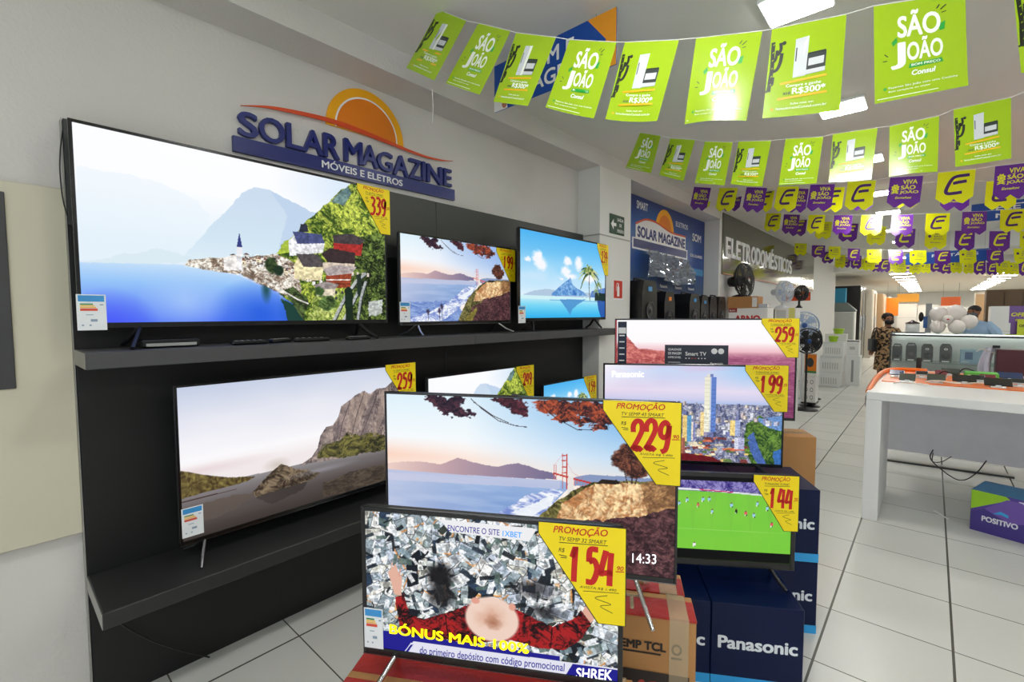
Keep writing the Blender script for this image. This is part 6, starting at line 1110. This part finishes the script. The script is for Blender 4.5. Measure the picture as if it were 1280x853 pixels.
def body(parent, H, sh, arms, mat, facing=0., lean=0., bend=(0, 0)):
    h = H; hx, hy = bend; Ch = []
    pel = (0, 0, h*.53); ch = (hx*.5, hy*.5, h*.72); nk = (hx*.9, hy*.9, h*.835); hd = (hx*1.05, hy*1.1-.01, h*.925)
    Ch.append([(pel, (.15, .11)), ((hx*.2, hy*.2, h*.62), (.125, .095)), (ch, (.15, .105)), ((hx*.75, hy*.75, h*.79), (.10, .075)), (nk, .052), ((hx, hy, h*.865), .052), (hd, (.078, .095)), ((hx*1.05, hy*1.1, h*.975), (.062, .075))])
    for s in (-1, 1):
        Ch.append([(pel, (.15, .11)), ((s*.09, 0, h*.48), .085), ((s*.095, -.01, h*.28), .055), ((s*.095, .015, h*.16), .05), ((s*.095, .02, h*.045), .034), ((s*.10, -.05, .03), .034), ((s*.105, -.14, .022), .024)])
    for s, (el, wr) in zip((-1, 1), arms):
        S = (hx*.75+s*sh*.8, hy*.75, h*.80); d = (Vector(wr)-Vector(el)).normalized()
        Ch.append([((hx*.75, hy*.75, h*.79), (.10, .075)), (S, .055), (el, .040), (wr, .026)]); Ch += hand(wr, d, s)
    o = skinned('body', Ch, mat, parent)
    # nose, ears and eyes joined to the same surface
    b = MB(); c = Vector(hd); fy = -.092
    b.ball(c+Vector((0, fy-.006, -.005)), .013, .016, .02, 0, None, 8, 6); [b.ball(c+Vector((s*.079, .005, .0)), .012, .02, .03, 0, None, 8, 6) for s in (-1, 1)]; [b.ball(c+Vector((s*.032, fy+.006, .022)), .012, .01, .008, 1, None, 8, 6) for s in (-1, 1)]
    b.ball(c+Vector((0, fy+.004, -.045)), .024, .01, .007, 2, None, 8, 5)
    bm = bmesh.new(); bm.from_mesh(o.data); n0 = len(bm.faces); vs = [bm.verts.new(v) for v in b.v]; bm.verts.index_update()
    for f, mi in zip(b.f, b.m):
        try: bf = bm.faces.new([vs[i] for i in f]); bf.material_index = mi; bf.smooth = True
        except ValueError: pass
    bm.to_mesh(o.data); bm.free(); o.data.materials.append(M('eye_dark', (24, 20, 18), .2)); o.data.materials.append(M('lip_brown', (130, 70, 60), .5)); return o, c
def shell(rings, n=22, mi=0, T=None, wob=0, seed=1):    # stacked ellipses (cx, cy, z, rx, ry)
    V = []; rg = random.Random(seed)
    for j, (cx, cy, z, rx, ry) in enumerate(rings):
        for i in range(n): a = 2*math.pi*i/n; k = 1+wob*math.sin(i*5*2*math.pi/n+seed)*(j/len(rings)); V.append((cx+rx*k*math.cos(a), cy+ry*k*math.sin(a), z))
    return MB().add(V, [(j*n+i, j*n+(i+1) % n, (j+1)*n+(i+1) % n, (j+1)*n+i) for j in range(len(rings)-1) for i in range(n)], mi, T, True)
def flip(b): b.f = [f[::-1] for f in b.f]; return b
wo = thing('person', 'person in brown patterned dress and black mask, carrying black shoulder bag', 'person', (-.62, 11.35, 0), 22)
H = 1.60; o, c = body(wo, H, .17, (((-.225, .02, 1.06), (-.26, -.05, .93)), ((.23, -.02, 1.05), (.16, -.16, 1.0))), SKIN)
DRS = M('dress_print', (132, 104, 74), .8, noise=.95, scale=22); b = flip(shell([(0, 0, H*.84, .09, .07), (0, 0, H*.815, .145, .10), (0, 0, H*.77, .165, .122), (0, 0, H*.70, .165, .13), (0, 0, H*.62, .155, .12), (0, 0, H*.53, .18, .14), (0, 0, H*.42, .19, .15), (0, 0, H*.33, .20, .155)], 22, 0, None, .04)); 
for s in (-1, 1): b.tube([(s*.12, 0, H*.81), (s*.175, .003, H*.75), (s*.195, .006, H*.70)], [.058, .060, .062], 12, 0)
b.build('dress', DRS, wo)
b = MB(); b.ball(c+Vector((0, .042, .045)), .098, .088, .09); b.ball(c+Vector((.02, .12, .07)), .06, .06, .06); b.build('hair', HAIR, wo)
MB().ball(c+Vector((0, -.045, -.045)), .072, .066, .052).build('face_mask', MASKB, wo)
t = thing('shoulder_bag', 'black shoulder bag hanging at the side of person in patterned dress', 'bag', (-.62-.20, 11.35-.14, .88), 22); MB().box(-.055, .03, -.12, .12, 0, .24, 0, None, .02, 2).build('bag', BP, t); MB().tube(cr([(-.01, -.08, .23), (.02, -.04, .40), (.06, .02, .455), (.02, .07, .40), (-.01, .08, .23)]), .009, 6).build('strap', BP, t)
mn = thing('person', 'person in light blue shirt and grey mask leaning behind white balloons', 'person', (.66, 11.75, 0), -25)
H = 1.74; o, c = body(mn, H, .21, (((-.27, -.10, 1.14), (-.20, -.30, 1.20)), ((.27, -.08, 1.14), (.22, -.28, 1.18))), SKIN, bend=(-.09, -.06))
b = flip(shell([(-.085, -.055, H*.845, .075, .065), (-.07, -.045, H*.82, .19, .10), (-.055, -.035, H*.775, .215, .13), (-.045, -.03, H*.70, .20, .14), (-.02, -.01, H*.60, .185, .135), (0, 0, H*.50, .19, .14)]))
for s in (-1, 1): b.tube([(-.07+s*.15, -.045, H*.81), (-.03+s*.235, -.06, H*.74), (s*.275, -.10, 1.16), (s*.275, -.11, 1.12)], [.07, .072, .066, .064], 12, 0)
b.build('shirt', SHIRT, mn); b = flip(shell([(0, 0, H*.53, .175, .13), (0, 0, H*.47, .18, .135)])); [b.tube([(s*.09, 0, H*.48), (s*.095, 0, H*.28), (s*.095, .015, H*.05)], [.095, .075, .06], 12) for s in (-1, 1)]; b.build('trousers', DENIM, mn)
MB().ball(c+Vector((0, .036, .052)), .09, .09, .078).build('hair', HAIR, mn); MB().ball(c+Vector((0, -.045, -.045)), .072, .066, .05).build('face_mask', MASKG, mn)
